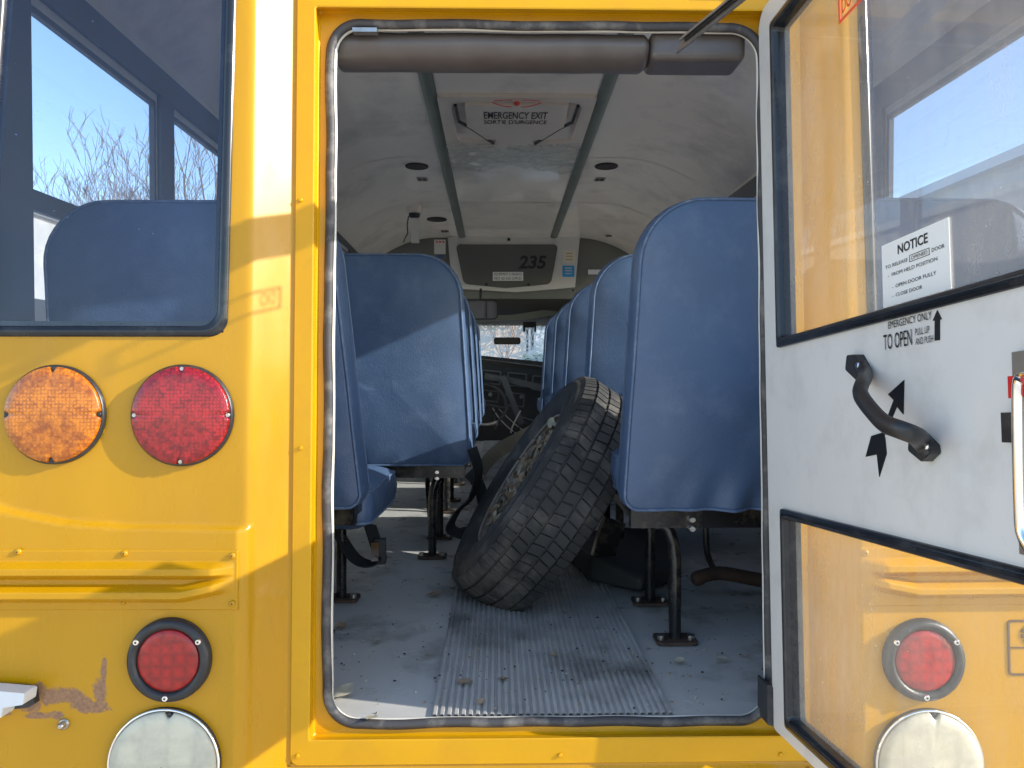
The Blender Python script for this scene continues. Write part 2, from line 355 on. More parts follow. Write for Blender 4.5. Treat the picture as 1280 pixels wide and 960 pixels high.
def text_mesh(txt, name, fn, u0, v0, u1, v1, m, parent, t=0.0, bold=0.0, fit=True, spacing=1.0):
    """lettering fitted to the rectangle u0..u1, v0..v1 of the frame fn(u, v, t)"""
    cu = bpy.data.curves.new(name, 'FONT'); cu.body = txt; cu.offset = bold; cu.space_character = spacing; cu.resolution_u = 3
    o = bpy.data.objects.new(name, cu); COL.objects.link(o)
    dg = bpy.context.evaluated_depsgraph_get(); me = bpy.data.meshes.new_from_object(o.evaluated_get(dg))
    bpy.data.objects.remove(o)
    xs = [v.co.x for v in me.vertices]; ys = [v.co.y for v in me.vertices]
    ax, bx, ay, by = min(xs), max(xs), min(ys), max(ys)
    for v in me.vertices:
        u = u0 + (v.co.x - ax) / (bx - ax) * (u1 - u0); w_ = v0 + (v.co.y - ay) / (by - ay) * (v1 - v0)
        v.co = fn(u, w_, t)
    me.materials.clear(); me.materials.append(m)
    ob = bpy.data.objects.new(name, me); COL.objects.link(ob); ob.parent = parent; return ob

# ================================================================== THE BUS
bus = empty('school_bus', (0, 0, 0))
tag(bus, 'yellow school bus seen through its open rear emergency door, rows of blue seats inside', 'bus')

# ---------------- rear wall, a height field in the leaning rear frame
PXK = 1.25 / 960
def toX(px, py=462): return rs(px, py)[0]
def mirrorx(x): return 2 * XC - x
FLx0 = toX(363); FLx1 = mirrorx(FLx0)
FLs0 = rs(640, 957)[1]; FLs1 = rs(640, -20)[1]
CREASE = [(-400, 560), (-60, 575), (0, 598), (60, 622), (130, 636), (200, 641), (320, 643), (420, 643)]
def crease_s(x):
    px = x / PXK + 622
    for (a, b), (c, d) in zip(CREASE, CREASE[1:]):
        if px <= c or c == 420:
            t = min(1, max(0, (px - a) / (c - a))); t2 = t
            return (462 - (b + (d - b) * t2)) * PXK + H
    return 0
WSIDE = toX(-150)
BODYX0 = toX(-215)                                     # side of the bus body
def out_of(x, s, right=False):
    if right: x = mirrorx(x)
    dx = max(FLx0 - x, 0) if x < XC else 0
    dy = max(FLs0 - s, s - FLs1, 0)
    if x > FLx0: dx = 0
    dd = max(dx, dy) / (37 * PXK)
    o = 0.052 * (dd if dd < .92 else min(1, .92 + .08 * (1 - math.exp(-(dd - .92) * 12))))
    o = min(o, .052)
    # rounded body side, leaning in with height
    lean = max(0, s - .45) * .10
    c = toX(-40) + lean
    if x < c: o -= ((c - x) / .16) ** 2 * .055
    cs = crease_s(x)
    if x < FLx0 - .02 * 0:
        k = min(1, max(0, (cs - s) / .006)); k = k * k * (3 - 2 * k)
        fade = min(1, max(0, (FLx0 - .040 - x) / .02))
        o += .011 * k * fade
    if s > 1.25: o -= (s - 1.25) ** 2 * .35
    return o
wl = [(toX(-1, 412), rs(0, 412)[1]), (toX(-1, 412), 0)]
WB = rs(150, 420)[1]; WT = rs(150, -95)[1]             # window bottom and top in s
WR0 = rs(294, 420)[0]; WR1 = rs(303, 0)[0] + .004      # right edge at bottom / top
WLE0 = rs(-4, 420)[0]; WLE1 = rs(32, -95)[0]           # left edge
def wle(s): t = (s - WB) / (WT - WB); return WLE0 + (WLE1 - WLE0) * t
def wre(s): t = (s - WB) / (WT - WB); return WR0 + (WR1 - WR0) * t
SB = rs(150, 1150)[1]; ST_TOP = 1.92
def rear_half(right):
    mb = MB()
    q = (lambda x: mirrorx(x)) if right else (lambda x: x)
    def patch(fl, fr, s0, s1, nu, nv):
        def f(i, j):
            s = s0 + (s1 - s0) * j; x = fl(s) + (fr(s) - fl(s)) * i
            return R(q(x), s, out_of(x, s))
        mb.grid(f, nu, nv)
    L = lambda s: BODYX0; E = lambda s: FLx0 + .006
    patch(L, wle, SB, WB, 45, 260)
    patch(wle, wre, SB, WB, 60, 260)
    patch(wre, E, SB, WB, 40, 260)
    patch(L, wle, WB, WT, 30, 60); patch(wre, E, WB, WT, 40, 60)
    patch(L, wle, WT, ST_TOP, 30, 30); patch(wle, wre, WT, ST_TOP, 20, 30); patch(wre, E, WT, ST_TOP, 40, 30)
    return mb
M['panel_left'] = mat('weathered yellow panel', YEL, .3, var=.07, vscale=2, bump=.05, bscale=6, coat=.10, spec=.35, rvar=.08, dirt=(.40, .20, .02), dscale=2.3, damt=.4, stretch=(2.2, 2.2, .55))
def add_scratches(m):
    n = m.node_tree; b = n.nodes['Principled BSDF']; base = b.inputs['Base Color'].links[0].from_socket
    tc = n.nodes['Texture Coordinate']
    nz = n.nodes.new('ShaderNodeTexNoise'); nz.inputs['Scale'].default_value = 70; nz.inputs['Detail'].default_value = 9; nz.inputs['Roughness'].default_value = .75
    n.links.new(tc.outputs['Object'], nz.inputs[0])
    wv = n.nodes.new('ShaderNodeTexNoise'); wv.inputs['Scale'].default_value = 260; n.links.new(tc.outputs['Object'], wv.inputs[0])
    tot = None
    pts = [(50, 862, 10, 9), (66, 870, 17, 9), (88, 868, 18, 8), (104, 877, 14, 9), (118, 883, 18, 7), (126, 862, 7, 16), (131, 842, 3.5, 22), (50, 893, 16, 4), (72, 893, 8, 5), (5, 891, 10, 3), (40, 880, 12, 8)]
    for px, py, rx, rz in pts:
        p = R(*rs(px, py, .06), .06)
        sub = n.nodes.new('ShaderNodeVectorMath'); sub.operation = 'SUBTRACT'; sub.inputs[1].default_value = p; n.links.new(tc.outputs['Object'], sub.inputs[0])
        mu = n.nodes.new('ShaderNodeVectorMath'); mu.operation = 'MULTIPLY'; mu.inputs[1].default_value = (1 / (rx * PXK), 0, 1 / (rz * PXK)); n.links.new(sub.outputs[0], mu.inputs[0])
        ln = n.nodes.new('ShaderNodeVectorMath'); ln.operation = 'LENGTH'; n.links.new(mu.outputs[0], ln.inputs[0])
        if tot is None: tot = ln.outputs['Value']
        else:
            mn = n.nodes.new('ShaderNodeMath'); mn.operation = 'MINIMUM'; n.links.new(tot, mn.inputs[0]); n.links.new(ln.outputs['Value'], mn.inputs[1]); tot = mn.outputs[0]
    ad = n.nodes.new('ShaderNodeMath'); ad.operation = 'MULTIPLY_ADD'; ad.inputs[1].default_value = 2.6; n.links.new(nz.outputs[0], ad.inputs[0]); n.links.new(tot, ad.inputs[2])
    r = n.nodes.new('ShaderNodeMapRange'); r.inputs['From Min'].default_value = 2.42; r.inputs['From Max'].default_value = 2.12; n.links.new(ad.outputs[0], r.inputs[0])
    mc = n.nodes.new('ShaderNodeMix'); mc.data_type = 'RGBA'; mc.inputs[6].default_value = (.10, .055, .045, 1); mc.inputs[7].default_value = (.42, .22, .10, 1); n.links.new(wv.outputs[0], mc.inputs[0])
    mx = n.nodes.new('ShaderNodeMix'); mx.data_type = 'RGBA'; n.links.new(r.outputs[0], mx.inputs[0]); n.links.new(base, mx.inputs[6]); n.links.new(mc.outputs[2], mx.inputs[7])
    n.links.new(mx.outputs[2], b.inputs['Base Color'])
add_scratches(M['panel_left'])
pl = rear_half(False).build('rear_panel', M['panel_left'], bus, normals=False, merge=1e-5)
tag(pl, 'yellow panel left of the door, paint scraped beside the plate lamp')
pr = rear_half(True).build('rear_panel', M['yellow'], bus, normals=False, merge=1e-5)
mb = MB()
mb.grid(lambda i, j: R(FLx0 + (FLx1 - FLx0) * i, SB + (FLs0 + .006 - SB) * j, out_of(XC, SB + (FLs0 + .006 - SB) * j)), 40, 50)
sill = mb.build('rear_sill_panel', M['yellow'], bus, normals=False)
mb = MB()
mb.grid(lambda i, j: R(FLx0 + (FLx1 - FLx0) * i, FLs1 - .006 + (ST_TOP - FLs1 + .006) * j, out_of(XC, FLs1 - .006 + (ST_TOP - FLs1 + .006) * j)), 40, 50)
mb.build('rear_header_panel', M['yellow'], bus, normals=False)

# ---------------- door frame ring
def loop_px(x0, y0, x1, y1, r, o, n=10):
    (ax, as_), (bx, bs) = rs(x0, y1, o), rs(x1, y0, o)
    pts = round_poly(rect(ax, as_, bx, bs), r, n)
    return [R(p[0], p[1], o) for p in pts]
mb = MB()
fl = [loop_px(362, -20, 1005, 958, .014, -.001), loop_px(363, -19, 1004, 957, .014, .003), loop_px(385, 12, 982, 927, .004, .004),
      loop_px(387, 14, 980, 925, .004, .003), loop_px(391, 19, 976, 921, .004, -.022), loop_px(394, 22, 973, 918, .004, -.026),
      loop_px(404, 30, 955, 909, .05, -.028), loop_px(405, 31, 954, 908, .05, -.05)]
mb.ringprof(fl, smooth=False)
dfm = mb.build('door_frame', M['yellow_frame'], bus, normals=False)
mb = MB()
for px, py in ((372, 945), (376, 560), (376, 250), (700, 944), (976, 943)):
    x, s = rs(px, py, .004); mb = MB(); mb.disc(lambda u, v, t: R(x + u, s + v, t), .0035, .004, .0065, 12, bev=.001)
    mb.build('frame_screw', M['yellow_frame'], dfm)
# seal
def rr_path(x0, y0, x1, y1, r, o, wob=0.0):
    (ax, as_), (bx, bs) = rs(x0, y1, o), rs(x1, y0, o)
    pts = round_poly(rect(ax, as_, bx, bs), r, 12); out = []
    for i in range(len(pts)):
        a, b = Vector(pts[i]), Vector(pts[(i + 1) % len(pts)]); n = max(1, int((b - a).length / .012))
        for k in range(n):
            p = a.lerp(b, k / n); out.append(R(p.x + wob * noise.noise(Vector((p.x * 9, p.y * 9, 1))), p.y + wob * noise.noise(Vector((p.x * 9, p.y * 9, 5))), o))
    return out
mb = MB(); mb.tube(rr_path(407, 34, 951, 905, .05, -.026, .004), .0075, 10, closed=True)
seal = mb.build('door_seal', M['seal'], bus)
mb = MB(); mb.tube(rr_path(411, 38, 948, 902, .046, -.034, .002), .006, 8, closed=True)
mb.build('inner_seal_lip', M['wall_in'], seal)
# inner trim of the opening
mb = MB(); mb.ringprof([loop_px(404, 30, 955, 908, .05, -.036), loop_px(409, 35, 950, 903, .046, -.05), loop_px(410, 36, 949, 902, .046, -.075), loop_px(380, 5, 985, 925, .05, -.076)], smooth=False)
mb.build('opening_trim', M['wall_in'], bus, normals=False)
# black bracket at the hinge foot
mb = MB()
a = P(955, 848, 1.2); 
mb.plate([round_poly([(rs(955, 901, .0)[0], rs(955, 901)[1]), (rs(971, 905)[0], rs(971, 905)[1]), (rs(971, 862)[0], rs(971, 862)[1]), (rs(955, 850)[0], rs(955, 850)[1])], .002, 3)], lambda u, v, t: R(u, v, t), -.03, .016)
mb.build('hinge_block', M['rubber'], bus)
mb = MB()   # small staple at the top left of the opening
x, s = rs(456, 38, -.02); mb.box(R, (x - .02, s - .003, -.03), (x + .02, s + .004, -.018)); mb.build('wire_clip', M['steel'], bus)

# ---------------- rear windows
def rear_window(right):
    q = mirrorx if right else (lambda x: x)
    pts = [(WLE0, WB), (WR0, WB), (WR1, WT), (WLE1, WT)]
    def fr(u, v, t): return R(q(u), v, t)
    o0 = .052
    outer = round_poly(inset(pts, -.007), [.02, .030, .03, .03], 7)
    mid = [round_poly(inset(pts, d), [.02, .028, .028, .028], 7) for d in (-.007, -.005, .002, .009, .011)]
    ts = [o0 - .002, o0 + .004, o0 + .006, o0 + .003, o0 - .006]
    mb = MB(); mb.ringprof([[fr(p[0], p[1], t) for p in l] for l, t in zip(mid, ts)], smooth=True)
    f = mb.build('rear_window', M['gasket'], bus)
    tag(f, 'right rear window seen through the door glass' if right else 'left rear window with sky behind')
    mb = MB(); g = inset(pts, .006); mb.add([fr(p[0], p[1], o0 - .003) for p in g], [(0, 1, 2, 3)]); mb.build('pane', M['rear_glass'], f)
    mb = MB(); mb.plate([inset(pts, .006), round_poly(inset(pts, .018), .012, 5)], fr, o0 - .0075, o0 - .006); mb.build('blackout_border', M['gasket'], f)
rear_window(False); rear_window(True)

# ---------------- rub rail
def rub(right):
    q = mirrorx if right else (lambda x: x)
    x0, s0 = BODYX0 + .02, rs(297, 761, .066)[1]; x1, s1 = rs(298, 686, .066)
    s1 = s1 + .001; hh = s1 - s0; o0 = .064
    def hgt(x, v):     # v 0..1 up
        end = min(1, max(0, (x1 - .006 - x) / .028)); o = 0
        e2 = min(1, max(0, (x1 - .006 - x) / .075))
        for c, wd, e in ((.66, .15, end), (.28 + .18 * (1 - e2), .15, min(end, 1))):
            d = (v - c) / wd
            if abs(d) < 1: o = max(o, .017 * e * min(1, (1 - abs(d)) * 1.5))
        return o
    mb = MB()
    def f(i, j):
        x = x0 + (x1 - x0) * (1 - (1 - i) ** 1.6); v = j
        edge = min((x1 - x) / .0015, v * hh / .0012, (1 - v) * hh / .0012, 1)
        return R(q(x), s0 + hh * v - .003 * i, o0 - .002 + .0035 * max(0, edge) + hgt(x, v))
    mb.grid(f, 110, 90)
    o = mb.build('rub_rail', M['yellow'], bus, normals=False)
    for px, py in ((22, 690), (155, 692), (290, 695), (20, 749), (153, 752), (290, 755), (-110, 688), (-110, 747)):
        x, s = rs(px, py, .068); m2 = MB()
        m2.disc(lambda u, v, t: R(q(x) + u, s + v, t), .0048, .0655, .0685, 14, bev=.001, dome=.0012)
        m2.disc(lambda u, v, t: R(q(x) + u, s + v, t), .0012, .069, .0702, 8, mi=1)
        m2.build('rivet', [M['yellow'], M['rust']], o)
rub(False); rub(True)

# ---------------- lamps
def lamp(px, py, rpx, kind, base_o, right=False, label=None):
    x, s = rs(px, py, base_o + .01); r = rpx * 1.19 / 960
    f = lambda u, v, t: R(x + u, s + v, base_o + t)
    root = MB().disc(f, r, -.01, .008, 64, bev=.002).build({'amber': 'warning_lamp', 'red': 'brake_lamp', 'led': 'tail_lamp', 'white': 'reverse_lamp'}[kind], M['rubber'], bus)
    if label: root['label'] = label
    if kind == 'led':
        rt = MB()
        prof = [(r * .99, .006), (r * .97, .012), (r * .86, .015), (r * .78, .013), (r * .755, .006)]
        rt.ringprof([[f(a * math.cos(2 * PI * k / 64), a * math.sin(2 * PI * k / 64), t) for k in range(64)] for a, t in prof])
        rt.build('bezel', M['black'], root)
        MB().disc(f, r * .745, .004, .011, 48, bev=.002, dome=.003).build('lens', M['redled'], root)
        for k in range(3):
            an = math.radians([32, 148, 268][k]); u0, v0 = r * .87 * math.cos(an), r * .87 * math.sin(an)
            mm = MB().disc(lambda u, v, t: f(u0 + u, v0 + v, t), .0045, .012, .0165, 12, bev=.001); mm.disc(lambda u, v, t: f(u0 + u, v0 + v, t), .0018, .0165, .0168, 6, mi=1)
            mm.build('screw', [M['chrome'], M['black']], root)
        # moulded bumps on the lens
        bm_ = MB()
        for k in range(9):
            an = 2 * PI * k / 8; q_ = r * .45 if k < 8 else 0
            u0, v0 = q_ * math.cos(an), q_ * math.sin(an); bm_.disc(lambda u, v, t: f(u0 + u, v0 + v, t), .0048, .011, .0126, 12, bev=.0015)
        bm_.build('lens_optics', M['redled'], root)
    else:
        lens = M[{'amber': 'amber', 'red': 'redlens', 'white': 'whitelens'}[kind]]
        mb = MB(); rl = r * .955
        # four notches for screws in the outline
        pts = []
        for k in range(160):
            an = 2 * PI * k / 160; rad = rl
            if kind != 'white':
                nots = (90, 180, 270, 0)
            else: nots = (84, 204, 324)
            for na in nots:
                d = (math.degrees(an) - na + 180) % 360 - 180
                w_ = 4.4
                if abs(d) < w_: rad = min(rad, rl * (1 - .105 * math.sqrt(max(0, 1 - (d / w_) ** 2))))
            pts.append((rad * math.cos(an), rad * math.sin(an)))
        def sc_(l, k): return [(p[0] * k, p[1] * k) for p in l]
        prof = [(1, .006), (1, .012), (.975, .0145), (.8, .0155), (.5, .0165), (.2, .017), (.01, .017)]
        mb.ringprof([[f(p[0], p[1], t) for p in sc_(pts, k)] for k, t in prof])
        mb.build('lens', lens, root)
        for na in (nots):
            an = math.radians(na); u0, v0 = rl * .95 * math.cos(an), rl * .95 * math.sin(an)
            MB().disc(lambda u, v, t: f(u0 + u, v0 + v, t), .0038, .007, .0105, 12, bev=.001).build('screw', M['steel' if kind == 'red' else 'black'], root)
        if kind == 'white':
            rt = MB(); rt.tube([f(r * .985 * math.cos(2 * PI * k / 64), r * .985 * math.sin(2 * PI * k / 64), .009) for k in range(64)], .0022, 6, closed=True)
            rt.build('chrome_ring', M['chrome'], root)
for rt_ in (False, True):
    g = (lambda p: 2 * (622 + XC / PXK) - p) if rt_ else (lambda p: p)
    sd = 'right' if rt_ else 'left'
    lamp(g(66), 518, 60, 'amber', .052, label='amber lamp, outer of the pair')
    lamp(g(226), 519, 61.5, 'red', .052, label='large red lamp under the window')
    lamp(g(210), 826, 49, 'led', .063, label='small red lamp in a black bezel')
    lamp(g(204), 957, 65, 'white', .063, label='round white lamp at the bottom')
# number plate lamp and a bolt; black foot also paints the shadow beneath
x, s = rs(20, 872, .07)
def pf(px, py, t): a, b = rs(px, py, .063); return R(a, b, t)
mb = MB()
mb.plate([[rs(p[0], p[1], .07) for p in [(-60, 893), (38, 883), (46, 878), (44, 860), (30, 857), (4, 856), (-60, 850)][::1]]], lambda u, v, t: R(u, v, t), .06, .075)
pk = mb.build('plate_lamp', M['black'], bus)
mb = MB()
mb.plate([round_poly([rs(*p, .09) for p in [(-60, 892), (9, 893), (12, 880), (37, 876), (39, 862), (4, 859), (-60, 855)]], .003, 4)], lambda u, v, t: R(u, v, t), .075, .105)
mb.build('lamp_housing', mat('grey white plastic', (.62, .64, .66), .35), pk)
x, s = rs(77, 907, .07)
mb = MB(); mb.disc(lambda u, v, t: R(x + u, s + v, t), .008, .062, .066, 20, bev=.001); mb.disc(lambda u, v, t: R(x + u, s + v, t), .0052, .066, .0755, 14, bev=.0025)
mb.build('plate_bolt', M['steel'], bus)
# maker's badge outline on the right
mb = MB()
bx = lambda px, py: rs(px, py, .066)
a0, b0 = bx(1262, 845); a1, b1 = bx(1335, 775)
fR = lambda u, v, t: R(u, v, t)
op = round_poly(rect(a0, b0, a1, b1), .006, 5)
mb.plate([op, round_poly(rect(a0 + .003, b0 + .003, a1 - .003, b1 - .003), .004, 5)], fR, .0635, .0645)
sm = bx(1262, 811)[1]; mb.box(fR, (a0 + .003, sm, .0635), (a1 - .003, sm + .002, .0645))
badge = mb.build('badge_outline', mat('brown print', (.10, .05, .02), .4), bus)
cx_, cz_ = bx(1297, 793)
mb = MB()
for k in range(4):
    v0 = (-.0155 + .0085 * k) + .0008; v1 = v0 + .0062; pts = []
    for j in range(13):
        v_ = v0 + (v1 - v0) * 0; 
    pl_ = [(-.024 * math.sqrt(max(0, 1 - (v / .018) ** 2)), v) for v in [v0 + (v1 - v0) * q_ / 4 for q_ in range(5)]]
    pr_ = [(-p[0], p[1]) for p in pl_][::-1]
    l = [(cx_ + p[0], cz_ + p[1]) for p in pr_[::-1] + pl_[::-1]]
    mb.plate([l], fR, .0635, .0645)
mb.build('globe_emblem', badge.data.materials[0], badge)
text_mesh('M', 'badge_letter', fR, bx(1271, 0)[0], bx(0, 831)[1], bx(1292, 0)[0], bx(0, 816)[1], badge.data.materials[0], badge, .0645)

# ---------------- shell: floor, walls, ceiling, roof
XL, XR = -1.00, 1.16
YF = 6.0                                  # front bulkhead
YB = 1.225
CH = H + 1.229                            # ceiling at Y = 0
def ceil_z(x, Y):
    base = CH - .034 * Y; u = abs(x - XC)
    if u > .55: base -= .36 * ((u - .55) / .53) ** 2.0 * .62
    return base
# floor (holds stains)
m = mat('grey blue floor vinyl', (.54, .53, .50), .33, var=.06, vscale=4, bump=.15, bscale=12, rvar=.1, dirt=(.15, .145, .12), dscale=2.4, damt=.5, sharp=(.525, .59))
mb = MB(); mb.grid(lambda i, j: Vector((XL + (XR - XL) * i, YB + (YF - YB) * j, .0015 * noise.noise(Vector((i * 9, j * 20, 0))))), 60, 120)
mb.box(W, (XL, YB - .0, -.06), (XR, YF, -.01))
mb.build('floor', m, bus)
# ribbed aisle runner with ridges
mr = mat('ribbed aisle rubber', (.47, .46, .44), .36, var=.12, vscale=9, bump=.1, bscale=40, dirt=(.09, .085, .075), dscale=4, damt=.8)
mb = MB(); x0m, x1m = -.108, .285; nr = 34; per = (x1m - x0m) / nr; prof = [(x0m, .001)]
for k in range(nr):
    a = x0m + per * k; prof += [(a + per * .22, .0012), (a + per * .36, .0048), (a + per * .78, .0048), (a + per * .92, .0012)]
prof.append((x1m, .001)); ny = 30
def fm(i, j):
    p = prof[i]; Y = YB + (YF - YB) * j / ny; return Vector((p[0] - .000 * Y, Y, p[1] + .0016))
vs = [fm(i, j) for j in range(ny + 1) for i in range(len(prof))]; n_ = len(prof)
mb.add(vs, [(j * n_ + i, j * n_ + i + 1, (j + 1) * n_ + i + 1, (j + 1) * n_ + i) for j in range(ny) for i in range(n_ - 1)])
mb.build('aisle_runner', mr, bus, normals=False)
# ceiling
mb = MB(); mb.grid(lambda i, j: Vector((XL + (XR - XL) * i, 1.26 + (YF - 1.26) * j, ceil_z(XL + (XR - XL) * i, 1.26 + (YF - 1.26) * j))), 60, 40)
ceil = mb.build('ceiling', M['ceiling'], bus, normals=False)
mb = MB()
for sx in (-1, 1):       # two lengthwise rails
    xa = XC + sx * .355
    mb.grid(lambda i, j: Vector((xa - .028 + .056 * i, 1.3 + (YF - 1.3) * j, ceil_z(xa, 1.3 + (YF - 1.3) * j) - .012 + .006 * (2 * i - 1) ** 2)), 4, 30)
rr_ = mb
o1 = MB(); o2 = MB()
for o_, sx in ((o1, -1), (o2, 1)):
    xa = XC + sx * .355
    o_.grid(lambda i, j: Vector((xa - .028 + .056 * i, 1.3 + (YF - 1.3) * j, ceil_z(xa, 1.3 + (YF - 1.3) * j) - .012 + .009 * abs(2 * i - 1) ** 3)), 6, 30)
    o_.build('ceiling_rail', M['rail'], bus, normals=False)
# cross seams in the ceiling panels, as thin trim strips
for Y in (2.55, 3.98, 4.9):
    mb = MB(); mb.grid(lambda i, j: Vector((XL + .12 + (XR - XL - .24) * i, Y + .014 * (j - .5), ceil_z(XL + .12 + (XR - XL - .24) * i, Y) - .0025)), 50, 1)
    mb.build('ceiling_seam', M['ceiling'], bus, normals=False)
# side walls with window openings
PITCH = .72; WY = [(1.665 + PITCH * k, 2.285 + PITCH * k) for k in range(-0, 6)]; WYL = WY; WYR = [(1.40, WY[0][1])] + WY[1:]  # first right window widened, out of view, so sun reaches the wheel
ZT, ZM, ZB = H + .785, H + .39, .60
def side_wall(xi, sgn, ZT):
    """xi: inner face, sgn +1 when outward is +x"""
    a, b = sorted((xi, xi + sgn * .012)); mb = MB()
    YE = 6.3; WY = WYL if sgn < 0 else WYR
    mb.box(W, (a, YB + .06, -.02), (b, YE, ZB)); mb.box(W, (a, YB + .06, ZT), (b, YE, H + 1.02))
    ys = [YB + .06] + [y for w_ in WY for y in w_] + [YE]
    for k in range(0, len(ys), 2): mb.box(W, (a, ys[k], ZB), (b, ys[k + 1], ZT))
    o = mb.build('side_wall', M['wall_in'], bus)
    # dark window header trim
    m2 = MB(); a2, b2 = sorted((xi - sgn * .012, xi - sgn * .001))
    m2.box(W, (a2, YB + .08, ZT + .02), (b2, YE, ZT + .10)); m2.box(W, (a2, YB + .08, ZB - .04), (b2, YE, ZB - .005))
    for k in range(0, len(ys), 2):
        if ys[k + 1] - ys[k] > .03: m2.box(W, (a2, ys[k] + .004, ZB - .004), (b2, ys[k + 1] - .004, ZT + .019))
    m2.build('window_post_trim', M['post_in'], o)
    # outer skin
    a3, b3 = sorted((xi + sgn * .013, xi + sgn * .022)); m3 = MB()
    m3.box(W, (a3, YB + .0, -.4), (b3, YE, ZB)); m3.box(W, (a3, YB + .0, ZT), (b3, YE, H + .98))
    for k in range(0, len(ys), 2): m3.box(W, (a3, ys[k] - (.06 if k == 0 else 0), ZB), (b3, ys[k + 1], ZT))
    m3.build('side_skin', M['yellow'], bus)
ZTR = H + .76
side_wall(XL, -1, ZT); side_wall(XR, 1, ZTR)
# sloping cove between wall and ceiling is the ceiling's own curve; outer roof above it
mb = MB()
def roof(i, j):
    x = XL - .06 + (XR - XL + .12) * i; Y = YB - .02 + (6.35 - YB) * j; u = (x - XC) / 1.14
    return Vector((x, Y, H + 1.36 - .034 * Y - .40 * abs(u) ** 3.2))
mb.grid(roof, 40, 10); mb.build('roof', M['yellow'], bus, normals=False)
# side windows: split sash, one mesh of each kind copied along both sides
def window_proto(ZM, ZT, gap=False):
    root = MB(); T = .014
    y0, y1 = 0, WY[0][1] - WY[0][0]
    for a, b in (((0, y0, ZB), (T, y0 + .010, ZT)), ((0, y1 - .010, ZB), (T, y1, ZT)), ((0, y0 + .010, ZB), (T, y1 - .010, ZB + .016)), ((0, y0 + .010, ZT - .014), (T, y1 - .010, ZT)), ((0, y0 + .010, ZM - .045), (T, y1 - .010, ZM))):
        root.box(W, a, b)
    if gap: root.box(W, (0, y0 + .010, ZT - .073), (T, y1 - .010, ZT - .030))
    r = root.build('side_window', M['post_in'], bus)
    up = MB().box(W, (.004, y0 + .010, ZM - .01), (.0042, y1 - .010, ZT - .008)).build('upper_pane', M['glass'], r)
    lo = MB().box(W, (.009, y0 + .010, ZB + .010), (.0092, y1 - .010, ZM - .02)).build('lower_pane', M['glass'], r)
    return r
for xi in (XL - .016, XR + .002):
    wp = window_proto(ZM if xi < 0 else ZM - .09, ZT if xi < 0 else ZTR); first = True  # right mid rail lowered so sun clears it onto the wheel
    for k, (a, b) in enumerate(WYL if xi < 0 else WYR):
        if first: o = wp; first = False
        else:
            o = wp.copy(); COL.objects.link(o); o.parent = bus
            for ch in list(wp.children):
                c = ch.copy(); COL.objects.link(c); c.parent = o
        o.location = (xi, a, 0); o.scale = (1, (b - a) / (WY[0][1] - WY[0][0]), 1)

# ---------------- ceiling fittings
def CZ(x, Y, d=0): return Vector((x, Y, ceil_z(x, Y) - d))
def cframe(u, v, t): return Vector((u, v, CH - .034 * v - t))     # u = x, v = Y, t down
def ceil_px(px, py, t=0):
    r = ray(px, py); k = (CH - t - H) / (r.z + .034 * r.y); p = Vector((0, 0, H)) + r * k; return p.x, p.y
# roof hatch
hx0, hy0 = ceil_px(556, 181); hx1, hy1 = ceil_px(745, 117); hx0 = XC - .326; hx1 = XC + .326
mb = MB()
mb.plate([round_poly(rect(hx0, hy1, hx1, hy0) if hy1 < hy0 else rect(hx0, hy0, hx1, hy1), .02, 4), round_poly(rect(hx0 + .055, min(hy0, hy1) + .05, hx1 - .055, max(hy0, hy1) - .09), .06, 5)], cframe, -.002, .018)
hatch = mb.build('roof_hatch', M['cream'], bus)
ya, yb = min(hy0, hy1), max(hy0, hy1)
mb = MB(); mb.plate([round_poly(rect(hx0 + .04, ya + .035, hx1 - .04, yb - .07), .06, 5)], cframe, -.004, -.001); mb.build('hatch_recess', M['cream'], hatch)
mb = MB(); mb.plate([round_poly([(hx0 + .11, ya + .055), (hx1 - .11, ya + .055), (hx1 - .11, yb - .22), (hx1 - .14, yb - .17), (hx0 + .14, yb - .17), (hx0 + .11, yb - .22)], .012, 4)], cframe, -.001, .03)
mb.plate([rect(XC - .09, yb - .19, XC + .09, yb - .05)], cframe, -.001, .02)
cov = mb.build('hatch_cover', M['cream'], hatch)
for sx in (-1, 1):
    mb = MB(); pts = [(XC + sx * .255, ya + .07), (XC + sx * .25, ya + .26), (XC + sx * .20, ya + .34), (XC + sx * .10, yb - .10)]
    mb.tube([cframe(p[0], p[1], .024) for p in pts], .0075, 8); mb.build('hatch_handle', M['black'], hatch)
def fceil_txt(txt, name, pa, pb, m_, par, t=.031, bold=.0):
    (u0, v0), (u1, v1) = ceil_px(*pa, t), ceil_px(*pb, t)
    # reading direction left to right, tops towards the camera side of the ceiling
    text_mesh(txt, name, lambda u, v, tt: cframe(u, v, tt), u0, v0, u1, v1, m_, par, t, bold)
fceil_txt('EMERGENCY EXIT', 'hatch_lettering', (605, 148.5), (685, 140.5), M['black_decal'], hatch, .0315, .012)
fceil_txt("SORTIE D'URGENCE", 'hatch_lettering', (605, 155), (684, 150.5), M['black_decal'], hatch, .0315, .004)
mb = MB()
u_, v_ = ceil_px(646, 129, .031)
mb.disc(lambda a, b, t: cframe(u_ + a, v_ + b * 1.6, t), .012, .030, .036, 20, bev=.002)
for sx in (-1, 1):
    mb.tube([cframe(u_ + sx * (.02 + .08 * k / 8), v_ + .04 - .05 * (k / 8) ** 2, .0315) for k in range(9)], .0018, 5)
    mb.tube([cframe(u_ + sx * (.02 + .075 * k / 8), v_ - .035 + .01 * (k / 8) ** 2, .0315) for k in range(9)], .0015, 5)
mb.build('hatch_knob', M['red_decal'], hatch)
fa, fb = ceil_px(556, 184), ceil_px(724, 206)
mb = MB()
